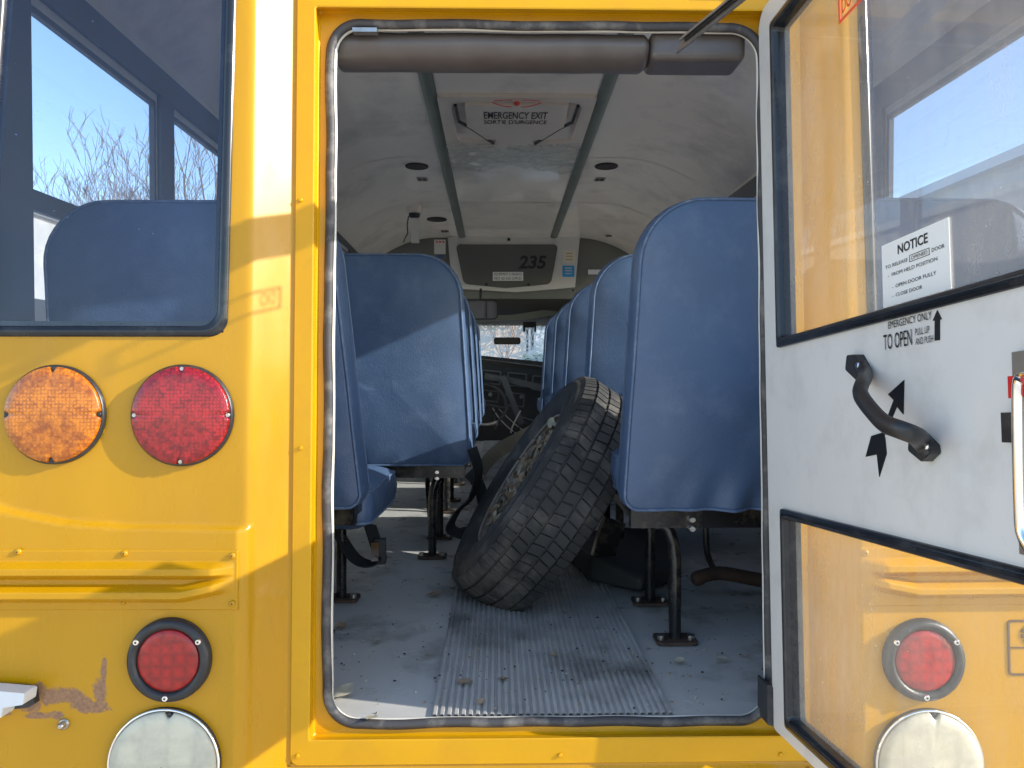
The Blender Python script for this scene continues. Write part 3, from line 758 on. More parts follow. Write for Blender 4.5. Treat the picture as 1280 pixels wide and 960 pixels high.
def film(i, j):
    x = XC - .33 + .66 * i; Y = 3.70 + (.42 + .05 * math.sin(i * 9)) * j
    q_ = Vector((x * 7, Y * 7, 2)); return Vector((x, Y, ceil_z(x, Y) - .012 - .03 * abs(noise.noise(q_)) - .014 * abs(noise.noise(q_ * 3.1))))
mb.grid(film, 70, 46)
fo = mb.build('plastic_film', glass('crinkled clear film', (.93, .95, .94), refl=1.0, dirt_haze_amt=.10, dirt_haze_col=(.7, .75, .72), rough=.08), None, normals=False)
tag(fo, 'crinkled clear plastic film hanging under the ceiling behind the roof hatch', 'film')
for px, py in ((521, 207.5), (758, 207.5), (546, 274)):
    u0, v0 = ceil_px(px, py, .0)
    t_ = ceil_z(u0, v0)
    off = CH - .034 * v0 - t_
    r1 = .062 if py < 250 else .070
    MB().disc(lambda a, b, t: Vector((u0 + a, v0 + b, t_ - t)), r1, -.006, .007, 40, bev=.003).build('ceiling_speaker', M['grille'], bus)
for px, py in ((528, 224), (750, 224), (762, 289), (556, 289)):
    u0, v0 = ceil_px(px, py); z_ = ceil_z(u0, v0)
    f_ = lambda a, b, t: Vector((u0 + a, v0 + b, z_ - t))
    st = MB(); st.box(f_, (-.028, -.035, .002), (.028, .035, .0035)); stt = st.build('seat_number_plate', M['galv'], bus)
    st = MB()
    for dx in (-.014, .012): st.box(f_, (dx - .007, -.02, .0036), (dx + .006, .02, .0045))
    st.build('plate_print', M['black_decal'], stt)
# black door header pad
mb = MB()
def padpts(Yc, z, ry, rz): return [(Yc + ry * math.cos(a) * (abs(math.cos(a)) ** -.3 if abs(math.cos(a)) > .01 else 1), z + rz * math.sin(a)) for a in [2 * PI * k / 24 for k in range(24)]]
pA = P(418, 64, 1.33); pB = P(808, 62, 1.33); pC = P(925, 62, 1.33)
def pad(xa, xb, rz, nm, zc):
    mb = MB(); prof = [(1.335 + .045 * math.cos(2 * PI * k / 28), zc + rz * math.sin(2 * PI * k / 28)) for k in range(28)]
    def ring(x, k): return [Vector((x, 1.335 + (p[0] - 1.335) * k, zc + (p[1] - zc) * k)) for p in prof]
    n = 30; L_ = [ring(xa, .3), ring(xa + .001, .8), ring(xa + .008, .97)] + [[q_ + Vector((0, 0, .0015 * noise.noise(q_ * 14))) for q_ in ring(xa + .012 + (xb - xa - .024) * i / n, 1)] for i in range(n + 1)] + [ring(xb - .008, .97), ring(xb - .001, .8), ring(xb, .3)]
    mb.ringprof(L_); mb.add(ring(xa, .3), [tuple(range(28))]); mb.add(ring(xb, .3), [tuple(range(28))])
    return mb.build(nm, M['pad'], bus)
zc_ = pA.z
pad(pA.x, pB.x, .029, 'header_pad', zc_)
mb = MB(); mb.box(W, (pB.x + .001, 1.2935, zc_ - .024), (pC.x, 1.373, zc_ + .027)); hb = mb.build('header_pad_end', M['pad'], bus)
bv = hb.modifiers.new('b', 'BEVEL'); bv.width = .012; bv.segments = 4

# ---------------- front bulkhead, header cabinet, cab
def FP(px, py, Y=YF): p = P(px, py, Y); return (p.x, p.z)
def fY(Y): return lambda u, v, t: Vector((u, Y - t, v))
mb = MB()
outer = [(XL, -.0), (XR, 0), (XR, H + 1.15), (XL, H + 1.15)]
hole = [FP(520, 560), FP(740, 560), FP(760, 378), FP(520, 370)]
hole = [(-.62, -.0 + .001), (.72, .001), (.72, FP(0, 372)[1]), (-.62, FP(0, 372)[1])]
mb.plate([outer, hole], fY(YF + .03), 0, .02)
mb.build('front_bulkhead', mat('grey green bulkhead', (.17, .17, .15), .6), bus)
mb = MB(); mb.plate([[FP(545, 300), FP(565, 300), FP(563, 366), FP(566, 363)][:0] or [FP(566, 361), FP(645, 366), FP(718, 360), FP(724, 298), FP(690, 291), FP(645, 288), FP(600, 291), FP(560, 298)]], fY(YF), 0, .05)
cab = mb.build('header_cabinet', M['header'], bus)
mb = MB(); mb.plate([round_poly([FP(580, 356), FP(632, 361), FP(688, 356), FP(697, 307), FP(570, 307)], [.05, .0, .05, .03, .03], 5)], fY(YF - .05), 0, .012)
cd = mb.build('cabinet_door', M['header_dark'], cab)
fY1 = fY(YF - .062)
a = FP(648, 336, YF - .063); b = FP(681, 319.5, YF - .063)
text_mesh('235', 'bus_number', lambda u, v, t: Vector((u + (v - a[1]) * .18, YF - .0635, v)), a[0], a[1], b[0], b[1], M['black_decal'], cab, 0, .03)
mb = MB(); mb.plate([[FP(616, 351, YF - .06), FP(654, 351, YF - .06), FP(654, 340, YF - .06), FP(616, 340, YF - .06)]], fY1, .001, .003)
stk = mb.build('cabinet_sticker', M['paper'], cab)
for t_, ya_, yb_ in (('EQUIPEMENT D URGENCE', 345, 341), ('FIRST AID AND SUPPLIES', 350, 346.5)):
    a = FP(618, ya_, YF - .06); b = FP(652, yb_, YF - .06)
    text_mesh(t_, 'sticker_print', lambda u, v, t: Vector((u, YF - .0655, v)), a[0], a[1], b[0], b[1], M['black_decal'], cab)
for px, py, dy, mm, nm in ((712, 321, 8, 'beige_sticker', 'beige_sticker'), (711, 339, 7, 'blue_sticker', 'blue_sticker')):
    a = FP(px - 8, py + dy, YF - .05); b = FP(px + 7, py - dy, YF - .05)
    sk = MB().plate([rect(a[0], a[1], b[0], b[1])], fY(YF - .05), .001, .003).build(nm, M[mm], cab)
    st = MB()
    for q_ in (.25, .5, .72):
        st.box(W, (a[0] + .02, YF - .0545, a[1] + (b[1] - a[1]) * q_), (b[0] - .02, YF - .0535, a[1] + (b[1] - a[1]) * (q_ + .08)))
    st.build('sticker_print', M['beige_sticker'] if mm == 'blue_sticker' else mat('ochre print', (.5, .35, .12), .5), cab)
for px, py, r_ in ((636, 299.5, .012), (608, 355.5, .011), (660.5, 356, .011), (716, 363, .008)):
    u0, v0 = FP(px, py, YF - .05)
    MB().disc(lambda a, b, t: Vector((u0 + a, YF - .05 - t, v0 + b)), r_, .0, .018, 14, bev=.002).build('cabinet_screw', M['black_decal'], cab)
# small panels left of the cabinet and the ceiling camera
mb = MB(); a = FP(543, 318, YF - .1); b = FP(557, 300, YF - .1); mb.plate([rect(a[0], a[1], b[0], b[1])], fY(YF - .1), 0, .02); sp = mb.build('switch_panel', M['header'], bus)
mb = MB(); a = FP(545, 323, YF - .1); b = FP(556, 319, YF - .1); mb.plate([rect(a[0], a[1], b[0], b[1])], fY(YF - .1), 0, .02); mb.build('switch_panel', M['vinyl'], bus)
mb = MB()
for k in range(3):
    a = FP(545 + 4 * k, 302.5, YF - .12); mb.box(W, (a[0], YF - .1235, a[1] - .006), (a[0] + .014, YF - .1205, a[1] + .006))
mb.build('switch_marks', M['red_decal'], sp)
u0, v0 = ceil_px(519, 283); c = P(518, 283, 5.0)
mb = MB(); mb.disc(lambda a, b, t: Vector((c.x + a, 5.0 + b, ceil_z(c.x, 5.0) - t)), .05, -.01, .045, 24, bev=.01)
cm = mb.build('ceiling_camera', M['cream'], bus)
mb = MB(); d0 = ceil_z(c.x, 5.0) - .045
mb.disc(lambda a, b, t: Vector((c.x + a, 5.0 + b, d0 - t)), .036, -.0, .03, 20, bev=.012); mb.build('camera_dome', M['black'], cm)
mb = MB(); mb.box(W, (c.x - .02, 4.99, d0 - .19), (c.x + .03, 5.01, d0 - .03)); mb.build('camera_bracket', M['wall_in'], cm)
mb = MB(); mb.tube([(c.x - .035, 4.98, d0 - .02), (c.x - .045, 4.98, d0 - .08), (c.x - .04, 4.98, d0 - .13), (c.x - .07, 4.98, d0 - .19)], .004, 6); mb.build('camera_cable', M['black'], cm)
a = FP(735, 343, YF); b = FP(752, 337, YF); MB().plate([rect(a[0], a[1], b[0], b[1])], fY(YF), .0, .004).build('bulkhead_sticker', M['paper'], bus)
# cab headliner and pillars
mb = MB()
def hl(i, j):
    x = -.75 + 1.6 * i; Y = YF + .02 + 1.35 * j
    z0 = FP(0, 363)[1]; z1 = P(640, 407, 7.35).z
    return Vector((x, Y, z0 + (z1 - z0) * j ** .7 - .10 * abs(2 * i - 1) ** 4))
mb.grid(hl, 20, 12); mb.build('cab_headliner', M['taupe'], bus, normals=False)
mb = MB(); pts = [FP(700, 372, 6.6), FP(706, 392, 6.6), FP(660, 399, 6.6), FP(600, 402, 6.6), FP(560, 402, 6.6), FP(560, 396, 6.6), FP(640, 394, 6.6), FP(690, 386, 6.6)]
mb.plate([pts], fY(6.6), 0, .04); mb.build('headliner_trim', mat('grey green trim', (.24, .25, .2), .6), bus)
# windscreen, framed
wy = 7.35
mb = MB(); a = P(500, 476, wy); b = P(790, 404, wy)
mb.grid(lambda i, j: Vector((a.x + (b.x - a.x) * i, wy - .30 * j + .25 * (1 - (2 * i - 1) ** 2), a.z - .12 + (b.z - a.z + .14) * j)), 16, 4)
ws = mb.build('windscreen', M['cracked'], bus, normals=False)
mb = MB(); mb.box(W, (P(545, 0, 7.1).x, 7.08, a.z), (P(592, 0, 7.1).x, 7.16, b.z + .05)); mb.build('windscreen_pillar', M['dash'], bus)
mb = MB(); mb.box(W, (P(699, 0, 7.1).x, 7.08, a.z), (P(740, 0, 7.1).x, 7.16, b.z + .05)); mb.build('windscreen_pillar', M['dash'], bus)
for xa in (-1.0, 1.13):
    MB().box(W, (xa, 6.3, -.5), (xa + .03, 7.6, 1.4)).build('cab_side', M['taupe'], bus)
MB().box(W, (-1.0, 6.03, -.42), (1.16, 7.6, -.38)).build('cab_floor', M['undark'], bus)
MB().box(W, (-1.0, 6.03, 1.42), (1.16, 7.2, 1.45)).build('cab_roof', M['yellow'], bus)
# cab mirrors
mc = P(604, 387, 5.7)
mb = MB(); ol = round_poly(rect(mc.x - .16, mc.z - .075, mc.x + .11, mc.z + .075), .035, 5)
mb.plate([ol, inset(ol, .009)], fY(5.72), 0, .03); mr_ = mb.build('driver_mirror', M['black'], bus)
mb = MB(); mb.plate([inset(ol, .009)], fY(5.72), .0, .012); mb.build('mirror_glass', mat('painted grey reflection', (.15, .14, .155), .3), mr_)  # greyish reflection painted into the mirror face as a flat colour
mb = MB(); mb.box(W, (mc.x + .02, 5.70, mc.z - .065), (mc.x + .026, 5.705, mc.z + .065)); mb.tube([(mc.x - .02, 5.73, mc.z + .07), (mc.x - .02, 5.76, mc.z + .16)], .01, 6); mb.build('mirror_divider', M['black'], mr_)
mc = P(634, 426, 6.95)
mb = MB(); mb.plate([round_poly(rect(mc.x - .12, mc.z - .033, mc.x + .12, mc.z + .03), .02, 5)], fY(6.95), 0, .03); m_r = mb.build('rear_view_mirror', M['dash'], bus)
mb = MB(); mb.plate([round_poly(rect(mc.x - .11, mc.z - .027, mc.x + .11, mc.z + .024), .016, 5)], fY(6.92), .0, .003); mb.build('mirror_glass', mat('painted tan reflection', (.10, .08, .06), .3), m_r)  # flat dark tan painted for what the mirror reflects
mb = MB(); q0 = P(662, 408, 7.0)
mb.box(W, (q0.x - .06, 6.98, q0.z - .01), (q0.x + .06, 7.02, q0.z + .04)); mb.box(W, (q0.x - .06, 6.98, q0.z - .05), (q0.x - .04, 7.0, q0.z - .01)); mb.box(W, (q0.x + .04, 6.98, q0.z - .05), (q0.x + .06, 7.0, q0.z - .01))
mb.build('mirror_bracket', M['dash'], bus)
# dashboard, twisted by the crash
def tw(x, y, z, ang=-.10, c=(.1, 6.6, .45)):
    dx, dz = x - c[0], z - c[2]; return Vector((c[0] + dx * math.cos(ang) - dz * math.sin(ang), y, c[2] + dx * math.sin(ang) + dz * math.cos(ang)))
T_ = lambda u, v, w_: tw(u, v, w_)
topz = P(640, 449, 6.6).z
mb = MB(); mb.box(T_, (-1.0, 6.55, -.3), (1.2, 7.3, topz - .05)); mb.box(T_, (-1.0, 6.50, topz - .05), (1.2, 7.35, topz + .005))
dsh = mb.build('dashboard', M['dash'], bus)
mb = MB(); mb.tube([T_(-.6, 6.48, topz - .015), T_(.3, 6.47, topz - .035), T_(1.0, 6.48, topz - .07)], .006, 6); mb.build('dash_edge', M['galv'], dsh)
for k, (xx, zz, ww, hh) in enumerate(((-.06, topz - .17, .17, .12), (.16, topz - .17, .17, .12), (.36, topz - .18, .14, .13), (-.06, topz - .33, .17, .10), (.16, topz - .34, .17, .12))):
    ol = [(xx - ww / 2, zz - hh / 2), (xx + ww / 2, zz - hh / 2), (xx + ww / 2, zz + hh / 2), (xx - ww / 2, zz + hh / 2)]
    MB().plate([round_poly(ol, .012, 3), round_poly(inset(ol, .012), .008, 3)], lambda u, v, t: tw(u, 6.545 - t, v), 0, .03).build('dash_vent', mat('dash grey', (.16, .155, .15), .4), dsh)
for px, py in ((613, 493), (652, 496)):
    p_ = P(px, py, 6.45); MB().disc(lambda a, b, t: Vector((p_.x + a, 6.45 - t, p_.z + b)), .02, 0, .02, 14, bev=.005).build('dash_knob', M['galv'], dsh)

# steering wheel and torn wiring
sw = P(604, 505, 6.25)
mb = MB(); ax_ = Vector((.1, -.85, .5)).normalized(); e1 = ax_.orthogonal().normalized(); e2 = ax_.cross(e1)
mb.tube([sw + e1 * .19 * math.cos(2 * PI * k / 32) + e2 * .19 * math.sin(2 * PI * k / 32) for k in range(32)], .014, 8, closed=True)
for k in range(3): mb.tube([sw, sw + e1 * .19 * math.cos(2 * PI * k / 3) + e2 * .19 * math.sin(2 * PI * k / 3)], .012, 6)
mb.build('steering_wheel', M['dash'], bus)
wr = random.Random(4)
for k in range(9):
    p_ = P(wr.uniform(600, 680), wr.uniform(500, 530), wr.uniform(6.2, 6.45)); q_ = P(wr.uniform(600, 690), wr.uniform(515, 560), wr.uniform(6.1, 6.4))
    m_ = (p_ + q_) / 2 + Vector((wr.uniform(-.1, .1), 0, wr.uniform(-.15, .05))); pts = [p_.lerp(m_, t).lerp(m_.lerp(q_, t), t) for t in [i / 10 for i in range(11)]]
    MB().tube(pts, wr.uniform(.003, .007), 5).build('loose_wire', M[wr.choice(('black', 'galv', 'cream'))], bus)
mb = MB(); mb.ribbon([P(606, 470, 6.40), P(640, 476, 6.38), P(684, 486, 6.36)], (0, 0, 1), .05, .01); mb.ribbon([P(628, 470, 6.34), P(652, 530, 6.30)], (1, 0, 0), .05, .01); mb.build('dash_bracket', mat('mid grey plastic', (.11, .105, .10), .45), dsh)

# ---------------- seats
def pillow(wd, ht, th, rt, rb, bulge=.014, pucker=0.0, seed=0, n=10, pipe=True, slant=0.0):
    """upholstered slab in XZ, thickness in Y (y=0 is the middle); mesh data with vinyl (0) and piping (1)"""
    pts = round_poly([(-wd / 2, 0), (wd / 2, 0), (wd / 2 - max(slant, 0), ht), (-wd / 2 - min(slant, 0), ht)], [rb, rb, rt, rt], n); full = []
    for i in range(len(pts)):
        a, b = Vector(pts[i]), Vector(pts[(i + 1) % len(pts)]); k = max(1, int((b - a).length / .018))
        for j in range(k): p = a.lerp(b, j / k); full.append((p.x, p.y))
    c = Vector((0, ht / 2)); mb = MB(); rings = []
    ins = [.0, .006, .016, .03, .05, .08, .13, .2]
    def ringat(d, y, sgn):
        l = inset(full, d) if d < .022 else None
        if l is None:
            k = max(0.02, 1 - d / (min(wd, ht) / 2)); base = inset(full, .02); kx = max(.02, (wd / 2 - d) / (wd / 2 - .02)); ky = max(.02, (ht / 2 - d) / (ht / 2 - .02)); l = [(c.x + (p[0] - c.x) * kx, c.y + (p[1] - c.y) * ky) for p in base]
        out = []
        for p in l:
            yy = y
            if pucker and sgn < 0:
                h_ = p[1]; fade = max(0, 1 - h_ / .10) ** 1.5
                g = 0
                for q_, amp in ((-.24, .8), (-.19, -.9), (-.15, 1.2), (-.10, -.8), (-.31, .5), (.08, .6), (.2, -.5), (.29, .7)):
                    g += amp * math.exp(-((p[0] - q_ - h_ * .25) / .017) ** 2)
                yy += pucker * g * fade
            yy += .0045 * noise.noise(Vector((p[0] * 6 + seed, p[1] * 6, sgn))) + .0016 * noise.noise(Vector((p[0] * 22 + seed, p[1] * 14, sgn)))
            out.append(Vector((p[0], yy, p[1])))
        return out
    ds_ = [.30, .22, .16, .11, .08, .058, .042, .03, .019, .009, .003]
    ds_ = [d for d in ds_ if d < min(wd, ht) / 2 - .01] 
    def by(d): return bulge * (1 - math.exp(-d / .05))
    back = [ringat(d, -th / 2 - by(d), -1) for d in ds_]
    front = [ringat(d, th / 2 + by(d), 1) for d in ds_[::-1]]
    side = [ringat(0, -th / 2 + .003, -1), ringat(-.002, -th / 2 + .012, -1), ringat(-.005, 0, 0), ringat(-.002, th / 2 - .012, 1), ringat(0, th / 2 - .003, 1)]
    mb.ringprof(back + side + front)
    for l in (back[0], front[-1]):
        cc = sum(l, Vector()) / len(l); k = len(l); mb.add(l + [cc], [(i, (i + 1) % k, k) for i in range(k)], 0, True)
    if pipe:
        mb.tube(ringat(.002, -th / 2 - .001, -1), .0032, 6, mi=1, closed=True); mb.tube(ringat(.002, th / 2 + .001, 1), .0032, 6, mi=1, closed=True)
    return mb
def xform(mb, fn): mb.v = [tuple(fn(Vector(v))) for v in mb.v]; return mb
def make_seat(wd, aisle, pucker=.0, recl=.05, seed=0, slant=0.034, cz=.345):
    """aisle = -1: aisle edge at -x (right-hand bench); origin: floor below the middle of the backrest bottom"""
    root = empty('bus_seat'); root.parent = bus
    def tilt(v): return Vector((v.x, v.y * math.cos(recl) - v.z * math.sin(recl) * 1.0, .285 + v.z * math.cos(recl) + v.y * math.sin(recl)))
    mb = pillow(wd, .605, .085, .125, .03, pucker=pucker, seed=seed, slant=slant * aisle); xform(mb, tilt)
    mb.build('backrest', [M['vinyl'], M['piping']], root)
    def flat(v): return Vector((v.x, .055 + v.z, cz + v.y * 1.0 + .0 * v.z))
    cu = pillow(wd - .01, .40, .066, .07, .03, seed=seed + 3, bulge=.034); xform(cu, flat)
    cu.build('cushion', [M['vinyl'], M['piping']], root)
    fr = MB(); fr.box(W, (-wd / 2 + .02, -.02, .245), (wd / 2 - .02, .005, .283)); fr.box(W, (-wd / 2 + .02, .40, .255), (wd / 2 - .02, .43, .285))
    fr.box(W, (-wd / 2 + .02, .0, .262), (-wd / 2 + .045, .42, .283)); fr.box(W, (wd / 2 - .045, .0, .262), (wd / 2 - .02, .42, .283))
    fr.box(W, (-wd / 2 + .03, .05, .283), (wd / 2 - .03, .42, .29))
    fr.build('seat_frame', M['black_steel'], root)
    lx = aisle * (wd / 2 - .12)
    for ly, nm in ((.03, 0), (.29, 1)):
        lg = MB(); s_ = -aisle * 1
        lg.tube([(lx, ly, .003), (lx, ly, .17), (lx + s_ * -.004, ly, .205), (lx - s_ * .014, ly, .232), (lx - s_ * .03, ly + .01, .247)], .0125, 12)
        o = lg.build('leg', M['black_steel'], root)
        ft = MB(); ft.plate([round_poly(rect(lx - .042, ly - .03, lx + .042, ly + .03), .01, 3)], lambda u, v, t: Vector((u, v, t)), .002, .008)
        ft.build('foot_plate', M['rust'], root)
        for bx_ in (-.03, .03):
            MB().disc(lambda a, b, t: Vector((lx + bx_ + a, ly - .008 + b, t)), .009, .008, .017, 6).build('foot_bolt', M['steel'], root)
    bl = MB()
    for k in (0, 1):
        x_ = lx - aisle * -.0 + (.0 if k == 0 else .0)
        bl.disc(lambda a, b, t: Vector((lx + .02 + a, -.02 - t, .263 - .018 * k + b * .8)), .008, 0, .012, 8, bev=.002)
    bl.build('frame_bolt', M['chrome'], root)
    br = MB(); br.tube([(lx, .05, .02), (lx - aisle * .03, .2, .16), (lx - aisle * .04, .27, .25)], .008, 8); br.build('leg_brace', M['black_steel'], root)
    return root
def place(root, x, Y, rz=0, tiltx=0, label=None):
    root.location = (x, Y, 0); root.rotation_euler = (0, tiltx, rz)
    if label: root['label'] = label
def dup(root, x, Y, label=None, rz=0):
    r = root.copy(); COL.objects.link(r); r.parent = bus; r.location = (x, Y, 0); r.rotation_euler = (0, 0, rz)
    if label: r['label'] = label
    for ch in list(root.children):
        c = ch.copy(); COL.objects.link(c); c.parent = r
    return r
RA, RB_ = .245, 1.06; LA, LB = -.075, -.90
seatR = make_seat(RB_ - RA, -1, pucker=.016, seed=1); place(seatR, (RA + RB_) / 2, 1.535, 0, 0, 'nearest bench right of the aisle')
ordn = ['second', 'third', 'fourth', 'fifth', 'sixth']
seatR2 = make_seat(RB_ - RA, -1, pucker=.010, seed=5); place(seatR2, (RA + RB_) / 2, 1.535 + PITCH, 0.008, 0, 'second bench right of the aisle')
for k in range(2, 5): dup(seatR2, (RA + RB_) / 2 + random.uniform(-.004, .004), 1.535 + PITCH * k, ordn[k - 1] + ' bench right of the aisle', random.uniform(-.01, .01))
seatL2 = make_seat(LA - LB, 1, pucker=.010, seed=9); place(seatL2, (LA + LB) / 2, 1.535 + PITCH, -.01, 0, 'second bench left of the aisle')
for k in range(2, 5): dup(seatL2, (LA + LB) / 2 + random.uniform(-.004, .004), 1.535 + PITCH * k, ordn[k - 1] + ' bench left of the aisle', random.uniform(-.01, .01))
seatL1 = make_seat(.61, 1, pucker=.006, recl=.07, seed=12, slant=.055, cz=.265); place(seatL1, -.573, 1.58, -.03, 0, 'nearest narrow bench left of the aisle, bent back')
for o, g in ((seatL1, 0),): pass

# seat belts
def smooth(pts, n=6):
    pts = [Vector(p) for p in pts]; out = []
    for i in range(len(pts) - 1):
        p0, p1, p2, p3 = pts[max(i - 1, 0)], pts[i], pts[i + 1], pts[min(i + 2, len(pts) - 1)]
        for k in range(n):
            t = k / n; out.append(.5 * ((2 * p1) + (-p0 + p2) * t + (2 * p0 - 5 * p1 + 4 * p2 - p3) * t * t + (-p0 + 3 * p1 - 3 * p2 + p3) * t ** 3))
    return out + [pts[-1]]
belt = MB(); Yb = 1.86
belt.ribbon(smooth([P(418, 652, Yb), P(428, 675, Yb), P(443, 697, Yb - .02), P(460, 705, Yb - .03), P(476, 700, Yb - .03), P(470, 680, Yb - .01), P(462, 655, Yb + .02)]), (.35, 1, .1), .045, .003)
bo = belt.build('seat_belt', M['webbing'], bus); tag(bo, 'black belt looped under the nearest left bench')
mb = MB(); mb.box(lambda u, v, t: P(468, 690, Yb - .045) + Vector((u, t, v)), (-.008, -.022, 0), (.010, .022, .006)); mb.build('belt_tongue', M['chrome'], bo)
mb = MB(); mb.box(lambda u, v, t: P(474, 690, Yb - .03) + Vector((u, t, v)), (-.012, -.03, 0), (.014, .03, .02)); mb.build('belt_buckle', M['black'], bo)
b2 = MB(); Yb = 2.1
b2.ribbon(smooth([P(590, 560, Yb), P(598, 590, Yb), P(590, 620, Yb + .02), P(572, 640, Yb), P(563, 660, Yb), P(580, 668, Yb), P(600, 668, Yb + .05)]), (.5, 1, .2), .05, .003)
b2.ribbon(smooth([P(586, 590, Yb + .1), P(600, 610, Yb + .1), P(606, 650, Yb + .1), P(590, 668, Yb + .1)]), (.7, 1, .2), .05, .003)
tag(b2.build('seat_belt', M['webbing'], bus), 'black belt hanging from the second left bench')
b3 = MB(); b3.ribbon(smooth([P(601, 588, 2.5), P(620, 566, 2.55), P(650, 548, 2.6), P(676, 534, 2.7), P(700, 525, 2.75)]), (0, .15, 1), .048, .003)
tag(b3.build('seat_belt', M['tanweb'], bus), 'tan belt pulled across the aisle')

# ---------------- the open door
SD0 = ds(966, 908, 0)[1] - .002; 
wdoor = .70
sTop = ds(961, 4, 0)[1] + .004
def DF(u, v, t): return D(u, v, t)
outline = round_poly(rect(.003, SD0, wdoor, sTop), [.012, .03, .05, .03], 8)
uw = [ds(976, 430)[0], ds(976, 430)[1], .60, ds(971, 26)[1]]
lw = [ds(981, 900)[0], ds(985, 905)[1], .60, ds(979, 640)[1]]
uw[0] = ds(973.5, 430)[0] + .006; lw[0] = ds(978, 640)[0] + .006
upo = rect(uw[0], uw[1], uw[2], uw[3]); lpo = rect(lw[0], lw[1], lw[2], lw[3])
def bev_loop(l): return l
mb = MB(); mb.plate([outline, round_poly(upo, .004, 3), round_poly(lpo, .004, 3)], DF, -.020, 0)
door = mb.build('emergency_door', [M['white_door']], bus); tag(door, 'white inner face of the open rear door with two windows')
for nm, po, lab in (('upper', upo, 'upper door window with a notice'), ('lower', lpo, 'lower door window')):
    l = [round_poly(inset(po, d), .006, 4) for d in (-.006, -.005, .002, .008, .010, .010)]
    mb = MB(); mb.ringprof([[DF(p[0], p[1], t) for p in q_] for q_, t in zip(l, (.0, .005, .007, .0045, -.004, -.021))])
    m2 = MB()
    g_ = mb.build('door_window', M['gasket'], door); g_['label'] = lab
    # glass is a sub-part of the door too
    m2.add([DF(p[0], p[1], -.013) for p in inset(po, .009)], [(0, 1, 2, 3)]); m2.build('door_pane', M['door_glass'], door)
    # second gasket bead
    m3 = MB(); m3.tube([DF(p[0], p[1], .0045) for p in round_poly(inset(po, .005), .01, 4)], .003, 6, closed=True); m3.build('gasket_bead', M['rubber'], door)
# rubber edge bulb around the door on its outer side
mb = MB(); mb.tube([DF(p[0], p[1], -.022) for p in outline], .006, 6, closed=True); mb.build('door_edge_rubber', M['seal_dark'], door)
# NOTICE sticker on the glass (inner side)
n0 = ds(1103, 374, -.010); n1 = ds(1185, 272, -.010); nb = ds(1103, 374, -.01); 
u0, u1 = ds(1102, 340, -.01)[0], ds(1186, 310, -.01)[0]
v1 = (ds(1101, 307, -.01)[1] + ds(1185, 272, -.01)[1]) / 2; v0 = min(ds(1103, 374, -.01)[1], ds(1186, 348, -.01)[1])
v0 = uw[1] + .013
mb = MB(); mb.plate([rect(u0, v0, u1, v1)], DF, -.0115, -.0108); notice = mb.build('notice_sticker', M['paper'], door)
Wn, Hn = u1 - u0, v1 - v0
def ntext(t, a, b, c, d, bold=0.0): text_mesh(t, 'notice_lettering', DF, u0 + Wn * a, v1 - Hn * b, u0 + Wn * c, v1 - Hn * d, M['black_decal'], door, -.0103, bold)
ntext('NOTICE', .27, .24, .72, .09, .02)
ntext('TO RELEASE', .06, .400, .42, .345); ntext('OPENED', .47, .400, .71, .345); ntext('DOOR', .77, .400, .94, .345)
ntext('-  FROM HELD POSITION', .10, .545, .84, .49)
ntext('-  OPEN DOOR FULLY', .16, .74, .82, .685); ntext('-  CLOSE DOOR', .16, .88, .62, .825)
mb = MB(); a_, b_, c_, d_ = u0 + Wn * .445, v1 - Hn * .425, u0 + Wn * .735, v1 - Hn * .32
mb.plate([rect(a_, b_, c_, d_), rect(a_ + .0006, b_ + .0006, c_ - .0006, d_ - .0006)], DF, -.0107, -.0103); mb.build('notice_box', M['black_decal'], door)
# red sticker at the top of the upper pane
r0 = ds(1050, 31, -.015); r1 = ds(1076, -30, -.015)
ra, rb2 = ds(1051, 20, -.015)[0], ds(1110, 0, -.015)[0]; sv0, sv1 = ds(1051, 31, -.015)[1], ds(1051, -2, -.015)[1]
mb = MB(); mb.plate([rect(ra, sv0, rb2, sv1), rect(ra + .004, sv0 + .004, rb2 - .004, sv1 - .004)], DF, -.0125, -.0118)
mb.build('red_sticker', mat('red orange print', (.85, .12, .07), .5), door)
text_mesh('DO', 'red_lettering', DF, ra + .009, sv0 + .009, ra + .034, sv1 - .006, bpy.data.materials['red orange print'], door, -.0118, .02)
# EMERGENCY ONLY lettering
def dtext(t, pa, pb, bold=0.0, nm='door_lettering'):
    (a, b), (c, d) = ds(*pa), ds(*pb); text_mesh(t, nm, DF, a, b, c, d, M['black_decal'], door, .0012, bold)
def dsu(px): return ds(px, 430)[0]
e = lambda px, py: ds(px, py)
sA = e(1112, 411)[1]; sB = e(1112, 402)[1]
text_mesh('EMERGENCY ONLY', 'door_lettering', DF, dsu(1112), e(1112, 411)[1], dsu(1167), e(1112, 402)[1], M['black_decal'], door, .0012, .0)
text_mesh('TO OPEN', 'door_lettering', DF, dsu(1105.5), e(1105, 438)[1], dsu(1141), e(1105, 419)[1], M['black_decal'], door, .0012, .0)
text_mesh('PULL UP', 'door_lettering', DF, dsu(1145.5), e(1145, 419.5)[1], dsu(1163.5), e(1145, 411)[1], M['black_decal'], door, .0012, .0)
text_mesh('AND PUSH', 'door_lettering', DF, dsu(1145.5), e(1145, 431.5)[1], dsu(1168), e(1145, 423)[1], M['black_decal'], door, .0012, .0)
def dpoly(pts, nm, t=.0012):
    l = [ds(*p) for p in pts]; mb = MB(); mb.plate([l], DF, .0003, t); return mb.build(nm, M['black_decal'], door)
dpoly([(1169.5, 426), (1175.5, 425), (1175.5, 399.5), (1178, 399), (1172.5, 388), (1167, 401), (1169.5, 400.5)], 'up_arrow')
